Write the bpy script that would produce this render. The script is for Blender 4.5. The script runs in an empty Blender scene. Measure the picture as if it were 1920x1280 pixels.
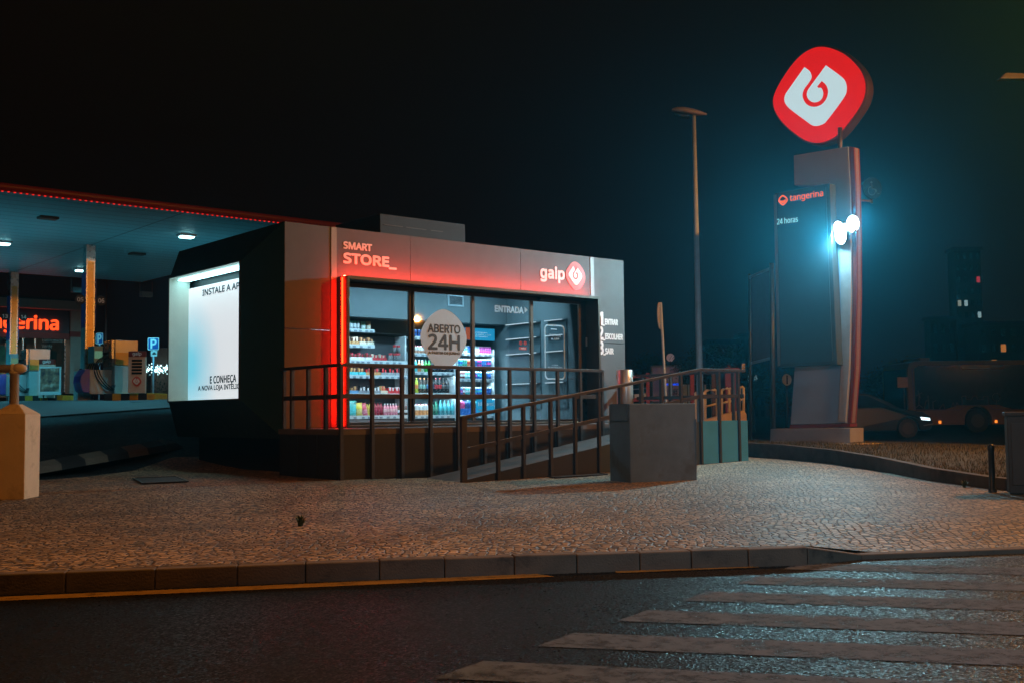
import bpy, bmesh, math, random
from mathutils import Vector, Matrix
random.seed(7)
R = math.radians
scene = bpy.context.scene
col = scene.collection

# ------------------------------------------------------------------ camera
FPX, CAM_H = 2063.0, 0.957                       # focal length in pixels of a 1920 px wide frame, camera height
PITCH, ROLL = math.atan(134.0 / FPX), 0.0108
cF = Vector((0, math.cos(PITCH), math.sin(PITCH)))
cR0, cU0 = Vector((1, 0, 0)), Vector((0, -math.sin(PITCH), math.cos(PITCH)))
cR = math.cos(ROLL) * cR0 - math.sin(ROLL) * cU0
cU = math.cos(ROLL) * cU0 + math.sin(ROLL) * cR0
CAM = Vector((0, 0, CAM_H))
cam_data = bpy.data.cameras.new('camera')
cam_data.sensor_width = 36.0
cam_data.lens = 36.0 * FPX / 1920.0
cam_data.clip_start, cam_data.clip_end = 0.05, 1500.0
cam = bpy.data.objects.new('camera', cam_data)
M3 = Matrix((cR, cU, -cF)).transposed()
cam.matrix_world = Matrix.Translation(CAM) @ M3.to_4x4()
col.objects.link(cam)
scene.camera = cam

# ------------------------------------------------------------------ world, exposure
scene.view_settings.view_transform = 'Standard'
scene.view_settings.look = 'None'
scene.view_settings.exposure = 0.0
scene.view_settings.gamma = 1.0
scene.view_settings.use_curve_mapping = False
scene.render.engine = 'CYCLES'
scene.cycles.use_denoising = True
scene.cycles.max_bounces = 8
scene.cycles.diffuse_bounces = 3
scene.cycles.glossy_bounces = 3
scene.cycles.transparent_max_bounces = 16
scene.cycles.volume_bounces = 0
scene.cycles.sample_clamp_indirect = 3.0
scene.cycles.caustics_reflective = False
scene.cycles.caustics_refractive = False
world = bpy.data.worlds.new('World')
scene.world = world
world.use_nodes = True
wn = world.node_tree.nodes; wl = world.node_tree.links
wn.clear()
w_out = wn.new('ShaderNodeOutputWorld')
w_bg = wn.new('ShaderNodeBackground')
w_sky = wn.new('ShaderNodeTexSky')
w_sky.sky_type = 'NISHITA'; w_sky.sun_disc = False
w_sky.sun_elevation = R(-6.0); w_sky.sun_rotation = R(200)
w_mix = wn.new('ShaderNodeMix'); w_mix.data_type = 'RGBA'
w_mix.inputs['Factor'].default_value = 0.92
w_mix.inputs['B'].default_value = (0.040, 0.013, 0.009, 1)     # town glow on a dark night sky
wl.new(w_sky.outputs[0], w_mix.inputs['A'])
wl.new(w_mix.outputs['Result'], w_bg.inputs['Color'])
w_bg.inputs['Strength'].default_value = 0.11
wl.new(w_bg.outputs[0], w_out.inputs['Surface'])

SODIUM = (1.0, 0.36, 0.06)
TEAL = (0.18, 0.80, 1.0)
FLOOD = (0.40, 0.86, 1.0)
def lamp(name, kind, loc, power, color, size=0.1, target=None, angle=None, blend=0.6, parent=None, shape=None, size_y=None):
    d = bpy.data.lights.new(name, kind); d.energy = power; d.color = color
    if kind == 'AREA':
        d.size = size
        if size_y: d.shape = 'RECTANGLE'; d.size_y = size_y
    else:
        d.shadow_soft_size = size
    if kind == 'SPOT':
        d.spot_size = angle or R(120); d.spot_blend = blend
    o = bpy.data.objects.new(name, d); col.objects.link(o); o.location = loc
    if target is not None:
        o.rotation_euler = (Vector(target) - Vector(loc)).to_track_quat('-Z', 'Y').to_euler()
    return o
# sodium street lamps along the road, out of frame behind and beside the camera
lamp('street_light', 'SPOT', (12.5, 17.5, 8.5), 4400, SODIUM, 0.25, (9.5, 17.0, 0), R(172), 0.35)
lamp('street_light', 'SPOT', (-1.5, 6.5, 6.5), 800, SODIUM, 0.25, (-0.5, 8.5, 0), R(160), 0.6)
lamp('pump_fill', 'SPOT', (-6.0, 24.3, 4.3), 300, SODIUM, 0.2, (-15.0, 39.0, 2.2), R(55), 0.6)      # sodium fill added out of sight behind the shop to warm the pumps
lamp('cool_fill', 'SPOT', (9.0, -6.0, 7.0), 2600, (0.55, 0.80, 1.0), 0.2, (4.6, 21.0, 1.0), R(26), 0.8)  # cold fill added for the planter, landing sheets and pylon
lamp('crossing_fill', 'SPOT', (7.0, -3.0, 7.5), 2000, (0.58, 0.80, 1.0), 0.2, (3.2, 5.6, 0.0), R(36), 0.8)      # added cold white fill, keeps the crossing stripes grey

lamp('street_light', 'POINT', (35.8, 10.2, 6.0), 900, SODIUM, 0.13)         # far lamp to the right, mirrored in the shop glass
# ------------------------------------------------------------------ measuring helpers (photo pixels -> planes in the world)
def ray(x, y): return (x - 960) / FPX * cR - (y - 640) / FPX * cU + cF
def G(x, y, z=0.0):
    d = ray(x, y); return CAM + d * ((z - CAM_H) / d.z)
def P(x, y, Y):
    d = ray(x, y); return CAM + d * (Y / d.y)
def onplane(x, y, p0, n):
    d = ray(x, y); return CAM + d * ((Vector(p0) - CAM).dot(n) / d.dot(n))
ANG = R(40.2655)                                                 # heading of the shop front; every building here is square to it
UU = Vector((math.cos(ANG), math.sin(ANG), 0)); VV = Vector((-math.sin(ANG), math.cos(ANG), 0))
A0 = Vector((-3.741, 18.032, 0))                                 # front left corner of the shop
def S(u, v, z=0.0): return A0 + UU * u + VV * v + Vector((0, 0, z))
def uv(p): d = Vector(p) - A0; return d.dot(UU), d.dot(VV), p[2]
def onv(x, y, v): r = uv(onplane(x, y, S(0, v), VV)); return r[0], r[2]
def onu(x, y, u): r = uv(onplane(x, y, S(u, 0), UU)); return r[1], r[2]
def sm(a, b, x):
    t = max(0.0, min(1.0, (x - a) / (b - a))); return t * t * (3 - 2 * t)
def gz(x, y):
    """height of the ground: nearly flat in front, rising to the forecourt behind on the left, a low bank on the right"""
    z = -0.07 + 0.09 * sm(17, 22, y) + 0.06 * sm(-0.8, -2.6, x) * sm(10, 15, y)
    t = sm(-0.13, -0.26, x / max(y, 1.0))
    if y > 18.5:
        up = max(0, min(y - 20.0, 15.5)) * (1.52 / 15.5) + max(0, y - 35.5) * 0.014
        z = z * (1 - t) + (0.0 + up) * t
    return z

# ------------------------------------------------------------------ materials
MATS = {}
def mat(name, color, rough=0.6, metal=0.0, var=0.12, scale=6.0, bump=0.0, bscale=60.0, emit=None, estr=0.0, spec=0.5, stain=None, stain_scale=1.2, coat=0.0):
    """Principled material with noise in value and roughness, optional bump and irregular stains"""
    if name in MATS: return MATS[name]
    m = bpy.data.materials.new(name); m.use_nodes = True; MATS[name] = m
    nt = m.node_tree; N = nt.nodes; L = nt.links
    b = N['Principled BSDF']
    b.inputs['Roughness'].default_value = rough; b.inputs['Metallic'].default_value = metal
    b.inputs['Specular IOR Level'].default_value = spec
    if coat: b.inputs['Coat Weight'].default_value = coat
    tc = N.new('ShaderNodeTexCoord')
    nz = N.new('ShaderNodeTexNoise'); nz.inputs['Scale'].default_value = scale; nz.inputs['Detail'].default_value = 6
    L.new(tc.outputs['Object'], nz.inputs['Vector'])
    hsv = N.new('ShaderNodeHueSaturation'); hsv.inputs['Color'].default_value = (*color, 1)
    mr = N.new('ShaderNodeMapRange'); mr.inputs['From Min'].default_value = 0.25; mr.inputs['From Max'].default_value = 0.75
    mr.inputs['To Min'].default_value = 1 - var; mr.inputs['To Max'].default_value = 1 + var
    L.new(nz.outputs['Fac'], mr.inputs['Value']); L.new(mr.outputs[0], hsv.inputs['Value'])
    out = hsv.outputs['Color']
    if stain:
        n2 = N.new('ShaderNodeTexNoise'); n2.inputs['Scale'].default_value = stain_scale; n2.inputs['Detail'].default_value = 8
        n2.inputs['Roughness'].default_value = 0.7
        L.new(tc.outputs['Object'], n2.inputs['Vector'])
        cr = N.new('ShaderNodeMapRange'); cr.inputs['From Min'].default_value = 0.52; cr.inputs['From Max'].default_value = 0.68
        L.new(n2.outputs['Fac'], cr.inputs['Value'])
        mx = N.new('ShaderNodeMix'); mx.data_type = 'RGBA'; mx.inputs['B'].default_value = (*stain, 1)
        L.new(cr.outputs[0], mx.inputs['Factor']); L.new(out, mx.inputs['A']); out = mx.outputs['Result']
    L.new(out, b.inputs['Base Color'])
    r2 = N.new('ShaderNodeMapRange'); r2.inputs['To Min'].default_value = max(0.02, rough - 0.1); r2.inputs['To Max'].default_value = min(1, rough + 0.1)
    L.new(nz.outputs['Fac'], r2.inputs['Value']); L.new(r2.outputs[0], b.inputs['Roughness'])
    if bump:
        n3 = N.new('ShaderNodeTexNoise'); n3.inputs['Scale'].default_value = bscale; n3.inputs['Detail'].default_value = 4
        L.new(tc.outputs['Object'], n3.inputs['Vector'])
        bp = N.new('ShaderNodeBump'); bp.inputs['Strength'].default_value = bump; bp.inputs['Distance'].default_value = 0.01
        L.new(n3.outputs['Fac'], bp.inputs['Height']); L.new(bp.outputs[0], b.inputs['Normal'])
    if emit:
        b.inputs['Emission Color'].default_value = (*emit, 1); b.inputs['Emission Strength'].default_value = estr
    return m
def glow(name, color, strength):
    return mat(name, (color[0] * .08, color[1] * .08, color[2] * .08), 0.6, var=0.0, emit=color, estr=strength, spec=0.05)
def glass(name, tint=(0.9, 0.97, 1.0), refl=0.10):
    if name in MATS: return MATS[name]
    m = bpy.data.materials.new(name); m.use_nodes = True; MATS[name] = m
    nt = m.node_tree; N = nt.nodes; L = nt.links; N.clear()
    o = N.new('ShaderNodeOutputMaterial'); t = N.new('ShaderNodeBsdfTransparent'); g = N.new('ShaderNodeBsdfGlossy')
    t.inputs['Color'].default_value = (*tint, 1); g.inputs['Roughness'].default_value = 0.02
    fr = N.new('ShaderNodeFresnel'); fr.inputs['IOR'].default_value = 1.45
    mth = N.new('ShaderNodeMath'); mth.operation = 'MULTIPLY_ADD'; mth.inputs[1].default_value = 1.0; mth.inputs[2].default_value = refl * 0.3
    mx = N.new('ShaderNodeMixShader')
    L.new(fr.outputs[0], mth.inputs[0]); L.new(mth.outputs[0], mx.inputs['Fac']); L.new(t.outputs[0], mx.inputs[1]); L.new(g.outputs[0], mx.inputs[2]); L.new(mx.outputs[0], o.inputs['Surface'])
    return m

# ------------------------------------------------------------------ mesh helpers
class MB:
    def __init__(s): s.v = []; s.f = []; s.m = []; s.sm = []
    def add(s, vs, fs, m=0, smooth=False):
        k = len(s.v); s.v += [tuple(p) for p in vs]
        for f in fs: s.f.append([k + i for i in f]); s.m.append(m); s.sm.append(smooth)
        return s
    def box(s, x0, x1, y0, y1, z0, z1, m=0):
        return s.hexa([(x0, y0, z0), (x1, y0, z0), (x1, y1, z0), (x0, y1, z0), (x0, y0, z1), (x1, y0, z1), (x1, y1, z1), (x0, y1, z1)], m)
    def hexa(s, p, m=0):
        return s.add(p, [(3, 2, 1, 0), (4, 5, 6, 7), (0, 1, 5, 4), (1, 2, 6, 5), (2, 3, 7, 6), (3, 0, 4, 7)], m)
    def quad(s, a, b, c, d, m=0): return s.add([a, b, c, d], [(0, 1, 2, 3)], m)
    def prism(s, pts, vec, m=0, side=None):
        n = len(pts); vec = Vector(vec)
        vs = [Vector(p) for p in pts] + [Vector(p) + vec for p in pts]
        s.add(vs, [tuple(range(n - 1, -1, -1)), tuple(range(n, 2 * n))], m)
        k = len(s.v) - 2 * n
        for i in range(n):
            j = (i + 1) % n; s.f.append([k + i, k + j, k + n + j, k + n + i]); s.m.append(m if side is None else side); s.sm.append(False)
        return s
    def beam(s, a, b, w, h, m=0, up=(0, 0, 1)):
        a = Vector(a); b = Vector(b); d = (b - a).normalized(); up = Vector(up)
        if abs(d.dot(up)) > 0.98: up = Vector((0, 1, 0))
        x = d.cross(up).normalized() * (w / 2); y = x.cross(d).normalized() * (h / 2)
        return s.hexa([a - x - y, a + x - y, a + x + y, a - x + y, b - x - y, b + x - y, b + x + y, b - x + y], m)
    def cyl(s, a, b, r0, r1=None, n=16, m=0, caps=True):
        r1 = r0 if r1 is None else r1
        return s.tube([a, b], [r0, r1], n, m, caps)
    def tube(s, path, r, n=8, m=0, caps=True):
        path = [Vector(p) for p in path]; rs = r if isinstance(r, (list, tuple)) else [r] * len(path)
        k = len(s.v); ref = None
        for i, p in enumerate(path):
            d = (path[min(i + 1, len(path) - 1)] - path[max(i - 1, 0)]).normalized()
            if ref is None: ref = Vector((0, 0, 1)) if abs(d.z) < 0.9 else Vector((1, 0, 0))
            x = d.cross(ref).normalized(); y = d.cross(x).normalized(); ref = -y if False else ref
            for j in range(n):
                t = 2 * math.pi * j / n; q = p + (x * math.cos(t) + y * math.sin(t)) * rs[i]; s.v.append(tuple(q))
        for i in range(len(path) - 1):
            for j in range(n):
                a = k + i * n + j; b = k + i * n + (j + 1) % n
                s.f.append([a, b, b + n, a + n]); s.m.append(m); s.sm.append(True)
        if caps:
            s.f.append([k + j for j in range(n)]); s.m.append(m); s.sm.append(False)
            e = k + (len(path) - 1) * n; s.f.append([e + n - 1 - j for j in range(n)]); s.m.append(m); s.sm.append(False)
        return s
    def lathe(s, prof, c=(0, 0, 0), n=16, mats=None, axis='z'):
        """prof: list of (radius, height); mats: material per band"""
        k = len(s.v)
        for (r, h) in prof:
            for j in range(n):
                t = 2 * math.pi * j / n
                if axis == 'z': s.v.append((c[0] + r * math.cos(t), c[1] + r * math.sin(t), c[2] + h))
                elif axis == 'x': s.v.append((c[0] + h, c[1] + r * math.cos(t), c[2] + r * math.sin(t)))
                else: s.v.append((c[0] + r * math.cos(t), c[1] + h, c[2] + r * math.sin(t)))
        for i in range(len(prof) - 1):
            for j in range(n):
                a = k + i * n + j; b = k + i * n + (j + 1) % n
                s.f.append([a, b, b + n, a + n]); s.m.append(mats[i] if mats else 0); s.sm.append(True)
        s.f.append([k + n - 1 - j for j in range(n)]); s.m.append(mats[0] if mats else 0); s.sm.append(False)
        e = k + (len(prof) - 1) * n; s.f.append([e + j for j in range(n)]); s.m.append(mats[-1] if mats else 0); s.sm.append(False)
        return s
    def build(s, name, mats, parent=None, bevel=0.0, recalc=True, seg=2):
        me = bpy.data.meshes.new(name); me.from_pydata(s.v, [], s.f)
        if not isinstance(mats, (list, tuple)): mats = [mats]
        for mm in mats: me.materials.append(mm)
        for p, mi, sf in zip(me.polygons, s.m, s.sm): p.material_index = min(mi, len(mats) - 1); p.use_smooth = sf
        if recalc:
            b = bmesh.new(); b.from_mesh(me); bmesh.ops.recalc_face_normals(b, faces=b.faces); b.to_mesh(me); b.free()
        me.update()
        o = bpy.data.objects.new(name, me); col.objects.link(o)
        if parent is not None: o.parent = parent
        if bevel:
            md = o.modifiers.new('bevel', 'BEVEL'); md.width = bevel; md.segments = seg; md.limit_method = 'ANGLE'; md.angle_limit = R(40)
        return o
def thing(name, label, cat, loc=(0, 0, 0), rotz=0.0, group=None):
    o = bpy.data.objects.new(name, None); col.objects.link(o); o.empty_display_size = 0.3
    o.location = loc; o.rotation_euler = (0, 0, rotz); return tag(o, label, cat, group)
def tag(o, label, cat, group=None):
    o['label'] = label; o['category'] = cat
    if group: o['group'] = group
    return o
def struct(o): o['kind'] = 'structure'; return o
def dup(root, loc, rotz=None, label=None):
    r = root.copy(); col.objects.link(r); r.location = loc
    if rotz is not None: r.rotation_euler = (0, 0, rotz)
    if label: r['label'] = label
    for ch in list(root.children):
        c = ch.copy(); col.objects.link(c); c.parent = r
        for g in list(ch.children):
            d = g.copy(); col.objects.link(d); d.parent = c
    return r
FONT = None
try:
    import os
    FONT = bpy.data.fonts.load(os.path.join(bpy.utils.system_resource('DATAFILES'), 'fonts', 'NotoSansHebrew-Regular.woff2'))   # plain sans that ships inside Blender
except Exception:
    FONT = None
def text(name, body, m, parent, box, axes, origin=(0, 0, 0), depth=0.01, bold=0.0, font_shear=0.0, align='LEFT', lh=1.0, space=1.0):
    """lettering fitted to box (x0, x1, y0, y1) on the plane axes=(right, up); stands depth proud of it"""
    cu = bpy.data.curves.new(name, 'FONT'); cu.body = body; cu.size = 1.0
    if FONT: cu.font = FONT
    cu.extrude = 0.02; cu.offset = 0.0 if FONT else bold
    cu.align_x = align; cu.space_line = lh; cu.space_character = space; cu.resolution_u = 4; cu.fill_mode = 'BOTH'
    o = bpy.data.objects.new(name, cu); col.objects.link(o)
    dg = bpy.context.evaluated_depsgraph_get(); me = bpy.data.meshes.new_from_object(o.evaluated_get(dg))
    bpy.data.objects.remove(o); bpy.data.curves.remove(cu)
    me.name = name
    xs = [v.co.x for v in me.vertices]; ys = [v.co.y for v in me.vertices]
    ax, bx, ay, by = min(xs), max(xs), min(ys), max(ys)
    rt, up = Vector(axes[0]), Vector(axes[1]); nn = rt.cross(up).normalized(); o0 = Vector(origin)
    for v in me.vertices:
        fx = box[0] + (v.co.x - ax) / (bx - ax) * (box[1] - box[0]); fy = box[2] + (v.co.y - ay) / (by - ay) * (box[3] - box[2])
        v.co = o0 + rt * fx + up * fy + nn * (depth if v.co.z > 0 else 0.001)
    if FONT and bold:                                # embolden: copies shifted round a circle, each a hair prouder
        bm = bmesh.new(); bm.from_mesh(me); base = bm.verts[:] + bm.edges[:] + bm.faces[:]; rad = bold * (box[3] - box[2]) / (by - ay)
        for k in range(8):
            r_ = bmesh.ops.duplicate(bm, geom=base); t_ = k * math.pi / 4; dv = (rt * math.cos(t_) + up * math.sin(t_)) * rad + nn * (0.0003 * (k + 1))
            bmesh.ops.translate(bm, verts=[g for g in r_['geom'] if isinstance(g, bmesh.types.BMVert)], vec=dv)
        bm.to_mesh(me); bm.free()
    me.materials.clear(); me.materials.append(m)
    ob = bpy.data.objects.new(name, me); col.objects.link(ob); ob.parent = parent
    return ob
def spline(pts, n=6, closed=True):
    """Catmull-Rom through 2D points; a point given as (x, y, 1) is a sharp corner"""
    out = []; k = len(pts)
    for i in range(k if closed else k - 1):
        p0, p1, p2, p3 = pts[i - 1], pts[i], pts[(i + 1) % k], pts[(i + 2) % k]
        if len(p1) > 2: p0 = p1
        if len(p2) > 2: p3 = p2
        for j in range(n):
            t = j / n
            out.append(tuple(0.5 * (2 * p1[a] + (p2[a] - p0[a]) * t + (2 * p0[a] - 5 * p1[a] + 4 * p2[a] - p3[a]) * t * t + (3 * p1[a] - p0[a] - 3 * p2[a] + p3[a]) * t ** 3) for a in (0, 1)))
    return out

# ------------------------------------------------------------------ shared materials
M_panel = mat('panel_grey', (0.100, 0.100, 0.104), 0.6, var=0.09, scale=3, bump=0.05, bscale=300, stain=(0.082, 0.08, 0.08), stain_scale=0.9)
M_trim = mat('trim_metal', (0.26, 0.26, 0.26), 0.55, 0.6, var=0.05)
M_dark = mat('dark_panel', (0.018, 0.026, 0.030), 0.55, var=0.15, scale=4)
M_frame = mat('frame_bronze', (0.085, 0.07, 0.055), 0.38, 0.5, var=0.1)
M_black = mat('black_metal', (0.015, 0.016, 0.018), 0.4, 0.2)
M_rail = mat('rail_paint', (0.048, 0.044, 0.044), 0.42, 0.15, var=0.15, scale=9, bump=0.04, bscale=200)
M_skirt = mat('skirt_sheet', (0.028, 0.028, 0.030), 0.5, 0.1, var=0.12, scale=2.2)
M_skirt_lit = mat('skirt_sheet_teal_lit', (0.055, 0.34, 0.72), 0.5, 0.1, var=0.12, scale=2.2)  # same skirt sheet with teal light put into its colour
M_ramp = mat('ramp_deck', (0.115, 0.10, 0.098), 0.7, var=0.25, scale=3, bump=0.15, bscale=150, stain=(0.075, 0.066, 0.066))
M_white = mat('white_paint', (0.78, 0.78, 0.78), 0.45, var=0.03)
M_letter = mat('letter_white', (0.86, 0.86, 0.86), 0.4, var=0.02)
M_red = mat('red_film', (0.62, 0.05, 0.035), 0.4, var=0.03)
M_steel = mat('stainless', (0.55, 0.55, 0.54), 0.28, 0.9, var=0.06)
M_led = glow('led_red', (1.0, 0.034, 0.016), 200.0)
M_ledw = glow('led_core', (1.0, 0.006, 0.001), 56.0)
M_glass = glass('shop_glass')
M_rubber = mat('black_rubber', (0.012, 0.013, 0.014), 0.5)
M_conc = mat('concrete_grey', (0.30, 0.30, 0.29), 0.85, var=0.18, scale=5, bump=0.3, bscale=90, stain=(0.2, 0.19, 0.18))
M_yellow = mat('traffic_yellow', (0.62, 0.36, 0.03), 0.6, var=0.12, stain=(0.35, 0.2, 0.04))
M_hblack = mat('traffic_black', (0.02, 0.02, 0.022), 0.6)

# emblem traced once on the tall sign (its own plane), reused on the shop front and the price totem
W_SIGN = Vector((0.72, -0.694, 0)); N_SIGN = Vector((-0.694, -0.72, 0))
SIGN_Y = 24.0
def zpx(x, y): return 1400 + x / 4.2667, 60 + y / 4.2667
sgn_o = P(1540, 180, SIGN_Y)
def sgn_plane(x, y, off=0.0):
    q = onplane(x, y, sgn_o + N_SIGN * off, N_SIGN) - sgn_o; return q.dot(W_SIGN), q.z
OUT_PX = [(600, 122), (680, 135), (780, 180), (870, 260), (925, 340), (948, 430), (935, 530), (890, 620), (800, 745), (730, 820), (650, 870), (560, 888), (470, 868), (370, 800), (290, 725), (235, 645), (215, 570), (225, 500), (280, 390), (370, 260), (450, 180), (530, 135)]
FL_PX = [(637, 270, 1), (575, 355), (512, 440), (489, 478), (485, 512), (500, 545), (535, 566), (577, 560), (605, 535), (615, 500), (610, 470), (597, 450), (577, 452, 1), (566, 440, 1), (603, 395, 1), (640, 430), (655, 480), (640, 540), (600, 585), (540, 603), (480, 580), (450, 520), (460, 465), (500, 410), (522, 365), (508, 318), (465, 285, 1), (345, 455), (310, 510), (307, 562), (345, 615), (470, 710), (540, 755), (610, 742), (655, 700), (780, 530), (803, 470), (798, 415), (765, 365)]
def cv(p): q = sgn_plane(*zpx(p[0], p[1])); return (q[0], q[1]) + tuple(p[2:])
EMB_OUT = spline([cv(p) for p in OUT_PX], 4); EMB_FL = spline([cv(p) for p in FL_PX], 3)
bx0, bx1 = min(p[0] for p in EMB_OUT), max(p[0] for p in EMB_OUT); by0, by1 = min(p[1] for p in EMB_OUT), max(p[1] for p in EMB_OUT)
def emb(pts, cx, cy, w, h): return [(cx + ((x - bx0) / (bx1 - bx0) - 0.5) * w, cy + ((y - by0) / (by1 - by0) - 0.5) * h) for x, y in pts]
def emblem(parent, origin, rt, up, cx, cy, w, h, depth=0.006, m_out=None, m_fl=None, border=None):
    rt, up = Vector(rt), Vector(up); nn = rt.cross(up); o = Vector(origin)
    f = lambda pts, d: [o + rt * a + up * b + nn * d for a, b in pts]
    e = MB().prism(f(emb(EMB_OUT, cx, cy, w, h), 0.001), nn * depth).build('emblem', m_out or M_red, parent)
    MB().prism(f(emb(EMB_FL, cx, cy, w, h), depth + 0.002), nn * depth).build('flame_mark', m_fl or M_letter, e)
    return e

# ================================================================== THE SHOP
shop = thing('convenience_store', 'grey boxy self-service store with red light strips, lit product window and angled end', 'store', A0, ANG)
LU, LV, ZB, ZT = 8.03, 4.2, 0.75, 4.155
RT, UP = (1, 0, 0), (0, 0, 1)                    # lettering on the shop front, which faces -v
# walls (hollow shell, front wall in panels around the window)
def wall_panel(x0, x1, z0, z1, seam=None):
    b = MB(); t = 0.06
    if seam: b.box(x0, x1, 0, t, z0, seam - 0.006); b.box(x0, x1, 0, t, seam + 0.006, z1)
    else: b.box(x0, x1, 0, t, z0, z1)
    return b.build('wall_panel', M_panel, shop, 0.004)
wall_panel(0.004, 0.875, ZB, ZT, 2.385)
wall_panel(7.145, LU, ZB, ZT, 2.385)
b = MB()
for x0, x1 in ((0.995, 2.52), (2.528, 5.14), (5.148, 7.03)): b.box(x0, x1, 0, 0.06, 3.28, ZT)
b.build('fascia', M_panel, shop, 0.004)
MB().box(0.88, 0.99, -0.012, 0.05, ZB, ZT).build('trim_strip', M_trim, shop, 0.004)
MB().box(7.035, 7.14, -0.012, 0.05, 3.28, ZT).build('trim_strip', M_trim, shop, 0.004)
MB().box(0.99, 7.03, 0.0, 0.05, 0.62, 0.76).build('sill', M_frame, shop)
b = MB()
b.box(0.0, LU, LV - 0.06, LV, ZB - 0.17, ZT); b.box(LU - 0.06, LU - 0.002, 0.061, LV - 0.061, ZB - 0.17, ZT)
b.box(0.002, 0.06, 0.061, LV - 0.061, ZB - 0.17, ZT)
b.build('wall', M_dark, shop)
MB().box(0.0, LU - 0.003, 0.002, LV, ZT - 0.07, ZT - 0.004).build('roof', M_dark, shop)
MB().box(0.35, LU - 0.1, 0.25, LV - 0.2, -0.3, 0.60).box(0.05, LU - 0.05, 0.05, LV - 0.05, 0.58, 0.72).build('base', M_black, shop)
# angled end: frustum running out to a framed opening
vo0, vo1, zo0, zo1, uo = 0.67, 3.53, 1.25, 3.52, -0.47
O = [(0.0, 0.0, 0.58), (0.0, LV, 0.58), (0.0, LV, ZT), (0.0, 0.0, ZT)]
I = [(uo, vo0, zo0), (uo, vo1, zo0), (uo, vo1, zo1), (uo, vo0, zo1)]
J = [(-0.08, vo0 + .02, zo0 + .02), (-0.08, vo1 - .02, zo0 + .02), (-0.08, vo1 - .02, zo1 - .02), (-0.08, vo0 + .02, zo1 - .02)]
b = MB()
for i in range(4):
    j = (i + 1) % 4; b.quad(O[i], O[j], I[j], I[i])
b.build('angled_end', mat('end_panel', (0.010, 0.045, 0.062), 0.45, var=0.1), shop)
b = MB()
for i in range(4):
    j = (i + 1) % 4; b.quad(I[i], I[j], J[j], J[i])
rv = b.build('display_reveal', mat('reveal_cream', (0.62, 0.66, 0.58), 0.6, var=0.04), shop)
b = MB(); w = 0.025
for a0, a1, c0, c1 in ((vo0 - w, vo1 + w, zo0 - w, zo0), (vo0 - w, vo1 + w, zo1, zo1 + w), (vo0 - w, vo0, zo0, zo1), (vo1, vo1 + w, zo0, zo1)):
    b.box(uo - 0.012, uo + 0.01, a0, a1, c0, c1)
b.build('opening_trim', M_frame, shop)
# lit poster at the back of the opening: uneven backlight, whiter to the middle
m = bpy.data.materials.new('poster_backlit'); m.use_nodes = True; nt = m.node_tree; N = nt.nodes; L = nt.links
bs = N['Principled BSDF']; tc = N.new('ShaderNodeTexCoord'); mpg = N.new('ShaderNodeMapping'); mpg.inputs['Location'].default_value = (0, -3.5 / 1.5, -1.9 / 1.5); mpg.inputs['Scale'].default_value = (0, 1 / 1.5, 1 / 1.5)
L.new(tc.outputs['Object'], mpg.inputs['Vector']); nz = N.new('ShaderNodeTexGradient'); nz.gradient_type = 'SPHERICAL'; L.new(mpg.outputs[0], nz.inputs['Vector']); cr = N.new('ShaderNodeValToRGB')
cr.color_ramp.elements[0].position = 0.1; cr.color_ramp.elements[0].color = (0.82, 0.86, 0.90, 1)
cr.color_ramp.elements[1].position = 0.85; cr.color_ramp.elements[1].color = (0.16, 0.66, 0.86, 1)
L.new(nz.outputs['Fac'], cr.inputs[0]); L.new(cr.outputs[0], bs.inputs['Emission Color']); bs.inputs['Emission Strength'].default_value = 0.85
bs.inputs['Base Color'].default_value = (0.5, 0.5, 0.5, 1); bs.inputs['Roughness'].default_value = 0.5
scr = MB().box(-0.10, -0.07, vo0 + .02, vo1 - .02, zo0 + .02, zo1 - 0.17).build('display', m, shop)
RTE = (0, -1, 0)                                  # lettering on the end, which faces -u
M_ink = mat('ink_teal', (0.008, 0.05, 0.075), 0.6, var=0.02)
ox = (-0.102, 0, 0)
text('lettering', 'INSTALE A APP', M_ink, scr, (-2.90, -1.27, 3.165, 3.275), (RTE, UP), ox, 0.002, 0.03)
text('lettering', 'E CONHEÇA', M_ink, scr, (-2.56, -1.52, 1.515, 1.68), (RTE, UP), ox, 0.002, 0.028)
text('lettering', 'A NOVA LOJA INTELIGENTE', M_ink, scr, (-3.06, -0.98, 1.415, 1.52), (RTE, UP), ox, 0.002, 0.028)
b = MB(); k = 14
for i in range(k):
    a0 = vo0 + .06 + i * (vo1 - vo0 - .12) / k
    b.box(-0.34, -0.12, a0 + 0.02, a0 + (vo1 - vo0 - .12) / k - 0.02, zo1 - 0.04, zo1 - 0.028)
b.build('led_strip', glow('led_cyan_white', (0.45, 0.92, 1.0), 7.0), shop)

# projecting window frame
FU0, FU1, FZ0, FZ1, FD = 1.01, 7.0, 0.755, 3.30, -0.31
b = MB(); t = 0.05
b.box(FU0, FU0 + t, FD, 0.10, FZ0, FZ1); b.box(FU1 - t, FU1, FD, 0.10, FZ0, FZ1)
b.box(FU0 + t, FU1 - t, FD, 0.10, FZ1 - 0.055, FZ1); b.box(FU0 + t, FU1 - t, FD, 0.10, FZ0, FZ0 + 0.03)
b.build('window_frame', M_frame, shop, 0.004)
GV = 0.06
def gu(px): return onv(px, 640, GV)[0]
mull = [gu(770), gu(887), gu(997), gu(1087)]
b = MB()
b.box(FU0 + t, mull[3], GV - 0.03, GV + 0.05, 3.155, FZ1 - 0.056); b.build('door_track', M_black, shop, 0.003); b = MB(); b.box(FU0 + t, mull[3], GV - 0.03, GV + 0.05, FZ0 + 0.031, FZ0 + 0.075)
b.build('door_track', M_black, shop, 0.003)
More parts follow.
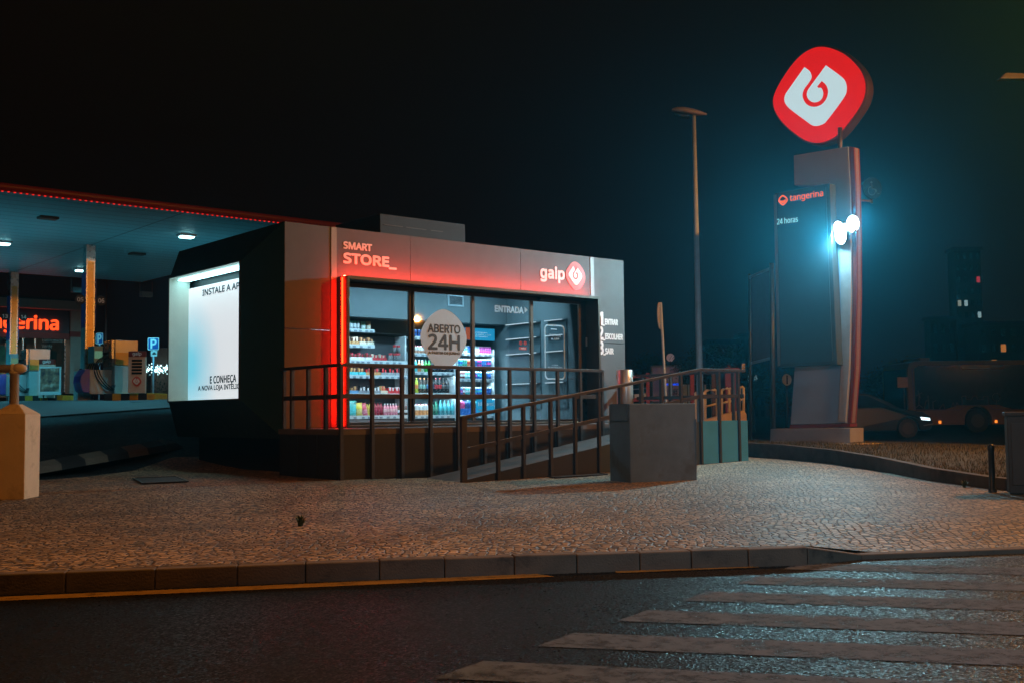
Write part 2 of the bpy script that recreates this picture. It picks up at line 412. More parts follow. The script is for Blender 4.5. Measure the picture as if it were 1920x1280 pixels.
for i, x in enumerate(mull):
    b = MB(); wdt = 0.045
    b.box(x - wdt, x + 0.012 if i == 0 else x + wdt * .6, GV - 0.025, GV + 0.035, FZ0 + 0.076, 3.154)
    if i == 0: b.box(x + 0.014, x + 0.055, GV - 0.05, GV - 0.01, FZ0 + 0.076, 3.154)
    b.build('mullion', M_frame if i else mat('mullion_dark', (0.03, 0.028, 0.026), 0.4, 0.3), shop, 0.003)
edges = [FU0 + t] + mull
panes = []
for i in range(4):
    x0 = edges[i] + (0.0 if i == 0 else 0.03); x1 = edges[i + 1] - 0.05
    panes.append(MB().box(x0, x1, GV, GV + 0.008, FZ0 + 0.08, 3.15).build('window_pane', M_glass, shop))
# door jamb with reader at the right of the glass
jb = MB().box(mull[3] + 0.03, FU1 - t - 0.001, GV, GV + 0.05, FZ0 + 0.031, FZ1 - 0.056).build('door_jamb', mat('jamb_dark', (0.012, 0.022, 0.026), 0.3), shop)
b = MB(); x, z = onu(1098, 641, FU1 - t)
b.box(FU1 - t - 0.014, FU1 - t - 0.001, x - 0.05, x + 0.05, z - 0.09, z + 0.09).build('door_reader', mat('reader_grey', (0.5, 0.5, 0.48), 0.4), shop)
b = MB(); b.box(5.6, 6.1, GV - 0.12, GV - 0.03, 3.17, 3.235); b.build('door_sensor', M_black, shop, 0.008)
# red light tubes round the frame
b = MB(); b.box(FU0 - 0.022, FU0 - 0.004, -0.19, -0.165, FZ0 + 0.02, FZ1 - 0.02); b.build('led_tube', M_ledw, shop)
b = MB(); b.box(FU1 + 0.004, FU1 + 0.03, -0.20, -0.17, FZ0 + 0.02, FZ1 - 0.02); b.build('led_tube', glow('led_red_soft', (1.0, 0.04, 0.02), 8.0), shop)
b = MB(); b.box(FU0 + 0.02, FU1 - 0.02, -0.185, -0.165, FZ1 + 0.003, FZ1 + 0.013); b.build('led_tube', M_led, shop)
# lettering on the fascia
zS = lambda px, py: onv(px, py, 0)
text('lettering', 'SMART', M_letter, shop, (1.13, 1.70, 3.805, 3.92), (RT, UP), (0, 0, 0), 0.008, 0.042)
text('lettering', 'STORE_', M_letter, shop, (1.135, 2.21, 3.525, 3.725), (RT, UP), (0, 0, 0), 0.008, 0.042)
text('lettering', 'galp', M_letter, shop, (5.66, 6.30, 3.56, 3.86), (RT, UP), (0, 0, 0), 0.008, 0.038)
emblem(shop, (0, 0, 0), RT, UP, 6.615, 3.725, 0.55, 0.585, 0.008, mat('emblem_red', (0.72, 0.09, 0.07), 0.4, var=0.02))
for body, y in (('1_ENTRAR', 605), ('2_ESCOLHER', 632), ('3_SAIR', 659)):
    zz = onv(1140, y, 0)[1]; n = len(body) - 2
    text('lettering', body[0], M_letter, shop, (7.255, 7.375, zz - 0.05, zz + 0.20), (RT, UP), (0, 0, 0), 0.008, 0.04)
    text('lettering', body[1:], M_letter, shop, (7.385, 7.385 + 0.072 * n, zz - 0.065, zz + 0.07), (RT, UP), (0, 0, 0), 0.008, 0.045)
# stickers on the glass
M_stick = mat('sticker_grey', (0.54, 0.63, 0.74), 0.6, var=0.03)
st_px = [(832, 580), (852, 590), (868, 610), (875, 636), (868, 660), (852, 682), (833, 692), (815, 684), (799, 663), (788, 634), (795, 608), (812, 588)]
pts = spline([onv(x, y, GV - 0.006) for x, y in st_px], 4)
st = MB().prism([(a, GV - 0.006, c) for a, c in pts], (0, 0.004, 0)).build('window_sticker', M_stick, shop)
M_stx = mat('sticker_ink', (0.045, 0.04, 0.045), 0.6)
def bx(pl, pr, pt, pb, v):
    a = onv(pl, (pt + pb) / 2, v); c = onv(pr, (pt + pb) / 2, v); cxp = (pl + pr) / 2
    return (a[0], c[0], onv(cxp, pb, v)[1], onv(cxp, pt, v)[1])
so = (0, GV - 0.0065, 0)
text('lettering', 'ABERTO', M_stx, st, bx(802, 862, 609, 624, GV), (RT, UP), so, 0.003, 0.026)
text('lettering', '24H', M_stx, st, bx(803, 861, 628, 655, GV), (RT, UP), so, 0.003, 0.025)
text('lettering', 'A PARTIR DE JUNHO', M_stx, st, bx(803, 862, 659, 665, GV), (RT, UP), so, 0.003, 0.02)
M_film = mat('film_white', (0.34, 0.52, 0.66), 0.6, emit=(0.3, 0.36, 0.38), estr=0.0)
go = (0, GV - 0.003, 0)
text('lettering', 'ENTRADA', M_film, panes[2], bx(928, 981, 575, 586, GV), (RT, UP), go, 0.002, 0.045)
bb = bx(983.5, 989, 576, 587, GV)
MB().prism([(bb[0], GV - 0.005, bb[2]), (bb[0], GV - 0.005, bb[3]), (bb[1], GV - 0.005, (bb[2] + bb[3]) / 2)], (0, 0.003, 0)).build('arrow_mark', M_film, panes[2])
bb = bx(1021, 1059, 609, 711, GV); cx, cz = (bb[0] + bb[1]) / 2, (bb[2] + bb[3]) / 2; hw, hh = (bb[1] - bb[0]) / 2, (bb[3] - bb[2]) / 2
def rrect(cx, cz, hw, hh, r, n=5):
    o = []
    for sx, sz, a0 in ((1, 1, 0), (-1, 1, 90), (-1, -1, 180), (1, -1, 270)):
        for i in range(n + 1):
            t = R(a0 + 90 * i / n); o.append((cx + sx * (hw - r) + r * math.cos(t), cz + sz * (hh - r) + r * math.sin(t)))
    return o
oa, ia = rrect(cx, cz, hw, hh, 0.09), rrect(cx, cz, hw - 0.028, hh - 0.028, 0.07)
b = MB(); n = len(oa)
b.add([(x, GV - 0.004, z) for x, z in oa] + [(x, GV - 0.004, z) for x, z in ia], [(i, (i + 1) % n, n + (i + 1) % n, n + i) for i in range(n)])
b.box(cx - 0.10, cx + 0.06, GV - 0.006, GV - 0.004, cz + hh - 0.10, cz + hh - 0.08)
ph = b.build('phone_outline', M_film, panes[3])
text('lettering', 'INSTALE\nA APP', M_film, panes[3], bx(1030, 1051, 627, 637, GV), (RT, UP), go, 0.002, 0.03, align='CENTER')
text('lettering', 'E SIGA\nAS INSTRUÇÕES', M_film, panes[3], bx(1027, 1054, 683, 690, GV), (RT, UP), go, 0.002, 0.03, align='CENTER')
# no-smoking style roundels and red plate on the third pane
M_sred = mat('sticker_red', (0.45, 0.04, 0.05), 0.5)
for px in (976, 984.5):
    bb = bx(px - 3.6, px + 3.6, 639, 647, GV); c0, c1 = (bb[0] + bb[1]) / 2, (bb[2] + bb[3]) / 2; r = (bb[3] - bb[2]) / 2
    b = MB(); b.lathe([(r * .72, 0), (r * .72, 0.003), (r, 0.003), (r, 0)], (c0, GV - 0.006, c1), 20, axis='y')
    b.build('warning_roundel', M_sred, panes[2])
bb = bx(973, 987, 650, 655.5, GV); MB().box(bb[0], bb[1], GV - 0.006, GV - 0.003, bb[2], bb[3]).build('warning_plate', M_sred, panes[2])
text('lettering', 'AVISO', M_letter, panes[2], bx(976, 985, 651.5, 654, GV), (RT, UP), (0, GV - 0.0065, 0), 0.002, 0.01)
# roof-top plant box
b = MB(); b.box(2.54, 4.56, 1.0, 2.6, ZT - 0.01, 4.71)
ru = b.build('rooftop_cabinet', mat('roof_box', (0.045, 0.05, 0.058), 0.75, 0.0, var=0.2, scale=2.0), shop, 0.01)
b = MB()
for x0, x1 in ((2.62, 3.05), (3.12, 3.6), (3.7, 4.0)): b.box(x0, x1, 0.985, 0.999, 4.50, 4.515)
b.build('rooftop_seam', M_panel, ru)

# ---- inside: floor, ceiling, bulkhead, back fittings, ceiling light panels
M_in = mat('inside_wall', (0.13, 0.165, 0.18), 0.6, var=0.08)
M_in2 = mat('inside_dark', (0.035, 0.033, 0.035), 0.5, var=0.1)
b = MB()
b.box(0.07, LU - 0.07, LV - 0.10, LV - 0.065, 0.78, 3.85); b.box(7.26, 7.30, 0.5, LV - 0.101, 0.78, 3.85); b.box(0.07, 0.10, 0.10, LV - 0.101, 0.78, 3.85)
b.box(0.10, 7.26, 2.95, 3.35, 2.95, 3.85)
b.build('inside_wall', M_in, shop)
MB().box(0.07, LU - 0.07, 0.12, LV - 0.07, 0.74, 0.78).build('floor', mat('shop_floor', (0.16, 0.16, 0.16), 0.35), shop)
MB().box(0.07, LU - 0.07, 0.07, LV - 0.07, 3.86, 3.9).build('ceiling', M_in, shop)
MB().box(1.2, 7.25, 3.36, 4.09, 2.66, 2.95).build('bulkhead', M_in2, shop)
va, vz = onv(842, 555, 2.94), onv(866, 572, 2.94)
b = MB(); b.box(va[0] - .04, vz[0] + .04, 2.925, 2.949, vz[1] - .04, va[1] + .04)
vt = b.build('air_vent', mat('vent_frame', (0.35, 0.45, 0.5), 0.4), shop)
b = MB(); h = va[1] - vz[1]
for i in range(7): b.box(va[0], vz[0], 2.915, 2.924, vz[1] + i * h / 7, vz[1] + i * h / 7 + h / 11)
b.build('grille', M_black, vt)
# lit shelves along the right-hand wall
M_line = glow('shelf_led', (0.80, 0.93, 1.0), 1.1)
for va0, va1 in ((1.80, 2.85), (0.95, 1.54)):
    b = MB(); b.box(7.235, 7.259, va0, va1, 1.05, 2.97); wp = b.build('wall_display', mat('wall_display', (0.075, 0.11, 0.125), 0.4), shop)
    for z in (2.93, 2.605, 2.265, 1.60):
        MB().box(7.13, 7.234, va0, va1, z, z + 0.012).build('shelf', M_in, wp)
        MB().box(7.118, 7.129, va0 + .01, va1 - .01, z - 0.003, z + 0.014).build('led_strip', M_line, wp)
def local_light(name, u, v, z, power, color, sx, sy):
    d = bpy.data.lights.new(name, 'AREA'); d.energy = power; d.color = color; d.shape = 'RECTANGLE'; d.size = sx; d.size_y = sy
    o = bpy.data.objects.new(name, d); col.objects.link(o); o.location = S(u, v, z); o.rotation_euler = (0, 0, ANG); return o
for u in (2.2, 4.1, 6.0):
    MB().box(u - 0.6, u + 0.6, 1.6, 1.9, 3.83, 3.855).build('ceiling_lamp', glow('ceiling_panel', (0.55, 0.85, 1.0), 2.0), shop)
    local_light('ceiling_light', u, 1.75, 3.82, 75, (0.50, 0.84, 1.0), 1.2, 0.3)

# ================================================================== FITTINGS AND GOODS IN THE WINDOW
SV = 3.12                                          # front edge of the shelves
def shz(py): return onv(800, py, SV)[1]
def suz(px, py): return onv(px, py, SV)
M_shelf = mat('shelf_white', (0.72, 0.76, 0.78), 0.4, var=0.02)
M_back = mat('shelf_back', (0.07, 0.075, 0.085), 0.6)
M_tag = mat('price_tag', (0.28, 0.32, 0.38), 0.5)
def strip_light(u0, u1, v, z, power, color=(0.62, 0.88, 1.0)):
    local_light('shelf_light', (u0 + u1) / 2, v, z, power, color, u1 - u0, 0.04)
def rack(name, label, cat_, u0, u1, levels, top, backmat, depth=0.55, cooler=False, partial=None, led=True):
    r = thing(name, label, cat_, S(u0, SV, 0.78), ANG)
    w = u1 - u0
    MB().box(0.0, w, depth - 0.04, depth, 0.0, top - 0.78).build('back_panel', backmat, r)
    for x in (0.0, w - 0.035): MB().box(x, x + 0.035, 0.03 if cooler else 0.12, depth - 0.041, 0.0, top - 0.78).build('side_panel', M_shelf, r)
    MB().box(0.036, w - 0.036, 0.05, depth - 0.041, 0.0, 0.11).build('plinth', M_in2, r)
    for i, (zz, x1) in enumerate(levels):
        x1 = w - 0.036 if x1 is None else x1
        s = MB().box(0.036, x1, 0.0, depth - 0.041, zz - 0.78 - 0.03, zz - 0.78).build('shelf', M_shelf, r)
        b = MB(); b.box(0.036, x1, -0.012, -0.0005, zz - 0.78 - 0.06, zz - 0.78 + 0.01); e = b.build('shelf_edge', M_shelf, s)
        b = MB(); x = 0.09
        while x < x1 - 0.1: b.box(x, x + 0.07, -0.0155, -0.0125, zz - 0.78 - 0.055, zz - 0.78 - 0.018); x += random.uniform(0.11, 0.2)
        b.build('price_tag', M_tag, s)
    return r
zsn = [shz(y) for y in (623.5, 651, 678.5, 705, 738, 777.5)]
zbt = [shz(y) for y in (632, 663, 697, 736.5, 778)]
zcn = [shz(y) for y in (659, 684.5, 708.5, 739, 779)]
uS0, uS1 = 2.35, suz(768, 700)[0]
uB0, uB1 = uS1 + 0.03, suz(857, 700)[0]
uC0, uC1 = uB1 + 0.02, min(7.12, suz(929, 700)[0])
part_u = suz(702, 640)[0] - uS0
rack('snack_shelf', 'open white snack shelving at the left of the lit shop window', 'shelving', uS0, uS1, [(z, part_u if i < 2 else None) for i, z in enumerate(zsn)], 2.62, M_back)
bc = rack('drinks_cooler', 'tall white bottle cooler behind the round 24H sticker', 'cooler', uB0, uB1, [(z, None) for z in zbt], 2.30, mat('cooler_back', (0.16, 0.2, 0.22), 0.5), cooler=True)
cc = rack('drinks_cooler', 'can cooler under the blue slogan board, right of the round sticker', 'cooler', uC0, uC1, [(z, None) for z in zcn], 2.40, mat('cooler_back', (0.16, 0.2, 0.22), 0.5), cooler=True)
sign_b = glow('slogan_blue', (0.03, 0.45, 0.80), 0.75)
a, c = suz(868, 614), suz(927, 639)
sb = MB().box(a[0] - uC0, c[0] - uC0, -0.01, 0.03, c[1] - 0.78, a[1] - 0.78).build('slogan_board', sign_b, cc)
text('lettering', 'Aqui ninguém\nfica a saber o teu\nsabor favorito.', M_letter, sb, (a[0] - uC0 + 0.22, c[0] - uC0 - 0.12, c[1] - 0.78 + .07, a[1] - 0.78 - .08), (RT, UP), (0, -0.011, 0), 0.003, 0.015)
a, c = suz(872, 614), suz(881.5, 637)
MB().box(a[0] - uC0, c[0] - uC0, -0.025, -0.015, c[1] - 0.78, a[1] - 0.78).build('orange_poster', glow('poster_orange', (0.85, 0.15, 0.06), 0.5), cc)
a, c = suz(893, 748), suz(929, 776)
nb = MB().box(a[0] - uC0, min(c[0], uC1) - uC0 - .04, -0.02, 0.0, c[1] - 0.77, a[1] - 0.78).build('slogan_board', sign_b, cc)
text('lettering', 'Não pares!', M_letter, nb, (a[0] - uC0 + 0.04, uC1 - uC0 - 0.09, 0.33, 0.43), (RT, UP), (0, -0.021, 0), 0.003, 0.015)
text('lettering', 'pagar é fácil', mat('ink_orange', (0.7, 0.2, 0.05), .5), nb, (a[0] - uC0 + 0.05, a[0] - uC0 + 0.3, 0.24, 0.28), (RT, UP), (0, -0.021, 0), 0.003, 0.01)
# brand lettering on the dark back above the snack shelf
a, c = suz(697, 613), suz(742, 622)
pb = MB().box(1.4, uS1, LV - 0.14, LV - 0.105, 1.9, 2.66).build('back_board', mat('back_board', (0.045, 0.06, 0.075), 0.35), shop)
aa, ac = onv(700, 615, LV - .14), onv(741, 621, LV - .14)
text('lettering', 'PROZIS', mat('letter_dim', (0.5, 0.55, 0.58), 0.5), pb, (aa[0], ac[0], ac[1], aa[1]), (RT, UP), (0, LV - 0.1405, 0), 0.004, 0.02)
# extra strip lamps in the coolers and the snack shelving
for z in zbt[:4]: strip_light(uB0 + .05, uB1 - .05, SV + 0.02, z - 0.065, 9)
strip_light(uB0 + .05, uB1 - .05, SV + 0.02, 2.60, 13)
for z in zcn[:4]: strip_light(uC0 + .05, uC1 - .05, SV + 0.02, z - 0.065, 8.5)
strip_light(uC0 + .05, uC1 - .05, SV - 0.05, 2.42, 9)
for z in zsn: strip_light(uS0 + .05, uS0 + part_u - .05 if z > zsn[2] + .1 else uS1 - .05, SV - 0.02, z - 0.07, 6.0, (0.85, 0.93, 1.0))

def pm(c, rough=0.35): return mat('pack_%02x%02x%02x' % tuple(int(255 * k) for k in c), c, rough, var=0.3, scale=30, stain=tuple(min(1, .35 + .6 * k) for k in c), stain_scale=26)
def can_mesh(name, c1, c2, h=0.165, r=0.032):
    b = MB(); b.lathe([(r * .8, 0), (r, .008), (r, h * .35), (r, h * .62), (r, h - .014), (r * .78, h)], n=10, mats=[1, 0, 2, 0, 1]); return b, [pm(c1), M_steel, pm(c2)]
def bottle_mesh(name, liquid, label, cap, h=0.33, r=0.045):
    b = MB(); b.lathe([(r * .9, 0), (r, .01), (r * .97, h * .30), (r, h * .32), (r, h * .55), (r * .97, h * .57), (r * .9, h * .68), (r * .42, h * .86), (r * .36, h * .92), (r * .38, h * .925), (r * .38, h)], n=10, mats=[0, 0, 1, 1, 1, 0, 0, 0, 2, 2]); return b, [pm(liquid, .15), pm(label), pm(cap)]
def carton_mesh(name, c1, c2, cap, w=.072, h=.22):
    b = MB(); b.box(-w / 2, w / 2, -w / 2, w / 2, 0, h * .45, 1).box(-w / 2, w / 2, -w / 2, w / 2, h * .45, h * .82, 0)
    b.add([(-w / 2, -w / 2, h * .82), (w / 2, -w / 2, h * .82), (w / 2, w / 2, h * .82), (-w / 2, w / 2, h * .82), (-w / 2, 0, h * .97), (w / 2, 0, h * .97)], [(0, 1, 5, 4), (2, 3, 4, 5), (1, 2, 5), (3, 0, 4)], 0)
    b.cyl((0, -w * .3, h * .88), (0, -w * .42, h * .98), .016, n=8, m=2); return b, [pm(c1), pm(c2), pm(cap)]
def tray_mesh(name, tray, bars, w=.17, h=.07, tall=.17):
    b = MB(); b.box(-w / 2, w / 2, -.004, 0, 0, h).box(-w / 2, w / 2, .10, .104, 0, h).box(-w / 2, -w / 2 + .004, 0, .10, 0, h).box(w / 2 - .004, w / 2, 0, .10, 0, h).box(-w / 2, w / 2, 0, .10, 0, .004)
    x = -w / 2 + .012; i = 0
    while x < w / 2 - .03:
        hh = tall * random.uniform(.72, 1.0); b.box(x, x + .03, .012 + random.uniform(0, .02), .09, .005, hh, 1 + i % 2); x += .036; i += 1
    return b, [pm(tray), pm(bars[0]), pm(bars[1])]
def pouch_mesh(name, c1, c2, w=.15, h=.21):
    b = MB(); n = 7
    vs, fs = [], []
    for j in range(n):
        t = j / (n - 1); d = .045 * math.sin(math.pi * min(1, t * 1.0 + .0)) * (1 - .35 * t) + .006 + (.03 if j == 0 else 0)
        for x, y in ((-w / 2, 0), (-w * .3, -d), (w * .3, -d), (w / 2, 0), (w * .3, d), (-w * .3, d)): vs.append((x, y, t * h))
    k = len(vs)
    b2 = []
    for j in range(n - 1):
        for i in range(6): b2.append(((j * 6 + i), (j * 6 + (i + 1) % 6), ((j + 1) * 6 + (i + 1) % 6), ((j + 1) * 6 + i), 1 if 1 <= j <= 2 and i in (0, 1, 2) else 0))
    b.add(vs, []);
    for q in b2: b.f.append(list(q[:4])); b.m.append(q[4]); b.sm.append(True)
    b.f.append([5, 4, 3, 2, 1, 0]); b.m.append(0); b.sm.append(False); b.f.append([k - 6 + i for i in range(6)]); b.m.append(0); b.sm.append(False)
    return b, [pm(c1), pm(c2)]
def jar_mesh(name, c1, cap, h=.17, r=.042):
    b = MB(); b.lathe([(r, 0), (r, h * .66), (r * .85, h * .74), (r * .9, h * .75), (r * .9, h)], n=10, mats=[0, 0, 1, 1]); return b, [pm(c1), pm(cap)]
GOODS = {}
def goods(kind, builder, args, name, label, cat_, group, u, v, z, tilt=0.0, rz=0.0):
    key = (kind, args)
    if key not in GOODS:
        b, ms = builder(name, *args); o = b.build(name, ms); GOODS[key] = o.data; col.objects.unlink(o); bpy.data.objects.remove(o)
    o = bpy.data.objects.new(name, GOODS[key]); col.objects.link(o)
    o.location = S(u, v, z + 0.001); o.rotation_euler = (0, tilt, ANG + rz)
    return tag(o, label, cat_, group)
def fill(u0, u1, pitch, items, v, z, shelf):
    """items: list of (kind, builder, args, name, colour words, category, group); each one n times"""
    u = u0; seq = [it for it in items for _ in range(it[-1])]; i = 0
    for it in seq:
        kind, builder, args, name, words, cat_, group, n = it
        if u > u1: break
        goods(kind, builder, args, name, words + ' ' + shelf, cat_, group, u + random.uniform(-.003, .003), v, z, rz=random.uniform(-.15, .15)); u += pitch
def can(c1, c2, words, n): return ('can', can_mesh, (c1, c2), 'drink_can', words + ' drink can', 'can', 'cans in the drinks coolers', n)
def bot(l, lb, cp, words, n): return ('bottle', bottle_mesh, (l, lb, cp), 'drink_bottle', words, 'bottle', 'bottles in the drinks cooler', n)
BL, NV, MG, OR, CY, WH, RD, GN, BK = (.03, .16, .55), (.02, .07, .25), (.75, .06, .38), (.85, .25, .08), (.08, .55, .6), (.75, .78, .8), (.6, .03, .04), (.06, .35, .2), (.012, .01, .012)
w_c = (uC1 - uC0 - .12); pc = w_c / 14
def c_row(z, shelf, items): fill(uC0 + .07, uC1 - .05, pc, items, SV + .06, z, shelf)
c_row(zcn[0], 'on the top shelf of the can cooler', [can(CY, WH, 'cyan', 2), can(WH, CY, 'white', 2), can(BL, NV, 'blue', 2), can(RD, WH, 'red', 1), can((.6, .7, .72), WH, 'silver', 2), can(MG, (.4, .05, .5), 'magenta', 5)])
c_row(zcn[1], 'on the second shelf of the can cooler', [can(CY, BL, 'cyan', 2), can(GN, CY, 'green', 2), can(OR, RD, 'orange', 3), can(BL, NV, 'blue', 1), can(MG, NV, 'magenta', 2), can(BL, (.1, .3, .7), 'bright blue', 2), can(NV, MG, 'navy and pink', 2)])
c_row(zcn[2], 'on the middle shelf of the can cooler', [can((.25, .06, .06), WH, 'maroon', 3), can(CY, WH, 'cyan', 2), can(NV, MG, 'navy and pink', 3), can(BL, CY, 'blue and cyan', 4), can(NV, BL, 'navy blue', 2)])
c_row(zcn[3], 'on the fourth shelf of the can cooler', [can(BL, MG, 'blue and pink', 2), can((.25, .06, .06), WH, 'maroon', 1), can(CY, WH, 'cyan', 2), can(RD, OR, 'red and orange', 2), can(BL, CY, 'blue and cyan', 4), can(NV, BL, 'navy blue', 3)])
for k, (c1, wd) in enumerate((((.6, .05, .2), 'crimson'), (NV, 'navy'), ((.04, .25, .25), 'teal'))):
    goods('pack', carton_mesh, (c1, BL, WH, .17, .34), 'drinks_pack', wd + ' multipack box standing at the foot of the can cooler', 'box', 'multipacks in the can cooler', uC0 + .13 + k * .18, SV + .12, zcn[4])
pb_ = (uB1 - uB0 - .1) / 11
def b_row(z, shelf, items, pitch=None): fill(uB0 + .09, uB1 - .05, pitch or pb_, items, SV + .07, z, shelf)
b_row(zbt[0], 'on the top shelf of the bottle cooler', [can(BL, NV, 'blue', 4), can(NV, MG, 'navy and pink', 4), can(BL, WH, 'blue and white', 6)], .088)
b_row(zbt[1], 'on the second shelf of the bottle cooler', [('carton', carton_mesh, (WH, (.6, .3, .2), RD, .06, .17), 'juice_carton', 'small white drink carton', 'carton', 'cartons in the bottle cooler', 16)], .079)
b_row(zbt[2], 'on the third shelf of the bottle cooler', [('bottle', bottle_mesh, (CY, BL, WH, .26, .036), 'drink_bottle', 'blue water bottle', 'bottle', 'bottles in the drinks cooler', 2), ('bottle', bottle_mesh, (OR, (.8, .4, .1), WH, .26, .036), 'drink_bottle', 'orange drink bottle', 'bottle', 'bottles in the drinks cooler', 1), ('bottle', bottle_mesh, ((.5, .6, .4), CY, WH, .26, .036), 'drink_bottle', 'pale green drink bottle', 'bottle', 'bottles in the drinks cooler', 1), ('bottle', bottle_mesh, ((.05, .4, .05), (.2, .6, .1), GN, .26, .036), 'drink_bottle', 'bright green drink bottle', 'bottle', 'bottles in the drinks cooler', 2), ('bottle', bottle_mesh, (BK, NV, RD, .24, .036), 'drink_bottle', 'small dark cola bottle', 'bottle', 'bottles in the drinks cooler', 8)], .088)
b_row(zbt[3], 'on the fourth shelf of the bottle cooler', [bot((.08, .45, .03), OR, GN, 'large green soda bottle', 1), bot((.45, .55, .03), OR, (.5, .4, .05), 'large lime yellow soda bottle', 1), bot((.06, .03, .02), (.3, .5, .45), OR, 'dark tea bottle with pale label', 2), bot((.05, .03, .02), (.1, .25, .5), OR, 'dark tea bottle with blue label', 1), bot(BK, (.05, .06, .12), NV, 'large cola bottle with navy label', 1), bot(BK, RD, RD, 'large cola bottle with red label', 2), bot(BK, (.1, .12, .13), BK, 'large cola bottle with black label', 2)], pb_)
for k in range(5): goods('carton', carton_mesh, (WH, (.8, .32, .1), RD, .082, .25), 'juice_carton', 'tall white and orange juice carton on the lowest shelf of the bottle cooler', 'carton', 'cartons in the bottle cooler', uB0 + .10 + k * .095, SV + .08, zbt[4])
for k in range(2): goods('bottle', bottle_mesh, ((.03, .2, .12), (.1, .3, .2), GN, .3, .042), 'drink_bottle', 'green mineral water bottle on the lowest shelf of the bottle cooler', 'bottle', 'bottles in the drinks cooler', uB0 + .62 + k * .1, SV + .08, zbt[4])
for k in range(4): goods('bottle', bottle_mesh, ((.12, .42, .48), CY, (.1, .5, .55), .32, .048), 'drink_bottle', 'clear blue water bottle on the lowest shelf of the bottle cooler', 'bottle', 'bottles in the drinks cooler', uB0 + .84 + k * .108, SV + .08, zbt[4])
# snacks
BR, TN, CR, YL, PK, TQ, DR = (.12, .05, .03), (.55, .3, .12), (.75, .68, .55), (.6, .5, .05), (.75, .25, .32), (.06, .42, .42), (.3, .01, .03)
def tr(t, b1, b2, words, n): return ('tray', tray_mesh, (t, (b1, b2)), 'snack_tray', words + ' tray of snack bars', 'snacks', 'snack trays on the shelves', n)
def s_row(i, shelf, items, pitch, u0=None): fill(u0 or 2.75, uS1 - .1 if i > 1 else uS0 + part_u - .06, pitch, items, SV + .04, zsn[i], shelf)
s_row(0, 'on the top snack shelf', [('jar', jar_mesh, (WH, GN), 'snack_tub', 'white tub with green lid', 'tub', 'tubs on the snack shelf', 9)], .082)
uu = suz(684, 620)[0]
goods('pouch', pouch_mesh, ((.3, .5, .25), WH, .12, .17), 'snack_pouch', 'pale green pouch on the top snack shelf', 'pouch', None, uu, SV + .07, zsn[0])
goods('pouch', pouch_mesh, ((.7, .3, .1), CR, .12, .18), 'snack_pouch', 'orange brown pouch at the end of the top snack shelf', 'pouch', None, uu + .13, SV + .07, zsn[0])
s_row(1, 'on the second snack shelf', [tr(TN, BR, CR, 'tan', 4), tr(CR, BR, TN, 'cream', 6)], .185, 2.8)
s_row(2, 'on the third snack shelf', [tr(WH, BR, DR, 'white', 6), tr(RD, CR, RD, 'red', 2), ('jar', jar_mesh, ((.25, .27, .28), RD), 'snack_tub', 'grey tub with red lid', 'tub', 'tubs on the snack shelf', 5)], .18, 2.78)
for k in range(4): goods('jar', jar_mesh, ((.2, .21, .22), RD), 'snack_tub', 'grey tub with red lid stacked at the end of the third snack shelf', 'tub', 'tubs on the snack shelf', uS1 - .32 + (k % 2) * .1, SV + .09, zsn[2] + (.172 if k > 1 else 0))
s_row(3, 'on the fourth snack shelf', [tr(OR, BR, TN, 'orange', 2), tr(CY, TN, BR, 'turquoise', 3), tr(TN, RD, BR, 'tan', 2), tr((.3, .32, .34), BK, RD, 'silver', 4)], .18, 2.8)
s_row(4, 'on the fifth snack shelf', [tr(TN, BR, BR, 'tan', 2), tr((.15, .35, .6), TN, BR, 'blue', 2), tr((.25, .28, .32), BK, WH, 'grey', 3), tr(CR, TN, RD, 'cream', 1), tr(RD, RD, WH, 'red', 3)], .18, 2.8)
z6 = zsn[5]
for px, c1, c2, wd, w, h, tl in ((665, TQ, CY, 'big turquoise', .21, .31, 0), (679, YL, (.7, .6, .2), 'yellow', .19, .27, .12), (689, (.6, .06, .12), PK, 'crimson', .19, .26, .30)):
    goods('pouch', pouch_mesh, (c1, c2, w, h), 'snack_pouch', wd + ' snack pouch on the lowest snack shelf', 'pouch', None, suz(px, 770)[0], SV + .1, z6, tilt=-tl)
for k in range(3): goods('bottle', bottle_mesh, (YL, (.5, .35, .05), BK, .27, .04), 'drink_bottle', 'yellow juice bottle on the lowest snack shelf', 'bottle', 'juice bottles on the snack shelf', suz(697 - k * 5 + 2, 770)[0], SV + .12, z6)
for k in range(3): goods('bottle', bottle_mesh, (DR, (.35, .02, .06), BK, .28, .04), 'drink_bottle', 'dark red juice bottle on the lowest snack shelf', 'bottle', 'juice bottles on the snack shelf', suz(708 + k * 5.5, 770)[0], SV + .1, z6)
for k in range(5): goods('bottle', bottle_mesh, (PK, (.8, .45, .45), WH, .25, .036), 'drink_bottle', 'pink milkshake bottle on the lowest snack shelf', 'bottle', 'juice bottles on the snack shelf', suz(725 + k * 5.2, 770)[0], SV + .07, z6)
for k in range(4): goods('bottle', bottle_mesh, (BR, WH, RD, .2, .034), 'drink_bottle', 'small brown shake bottle with red cap on the lowest snack shelf', 'bottle', 'juice bottles on the snack shelf', suz(750 + k * 5, 770)[0], SV + .07, z6)

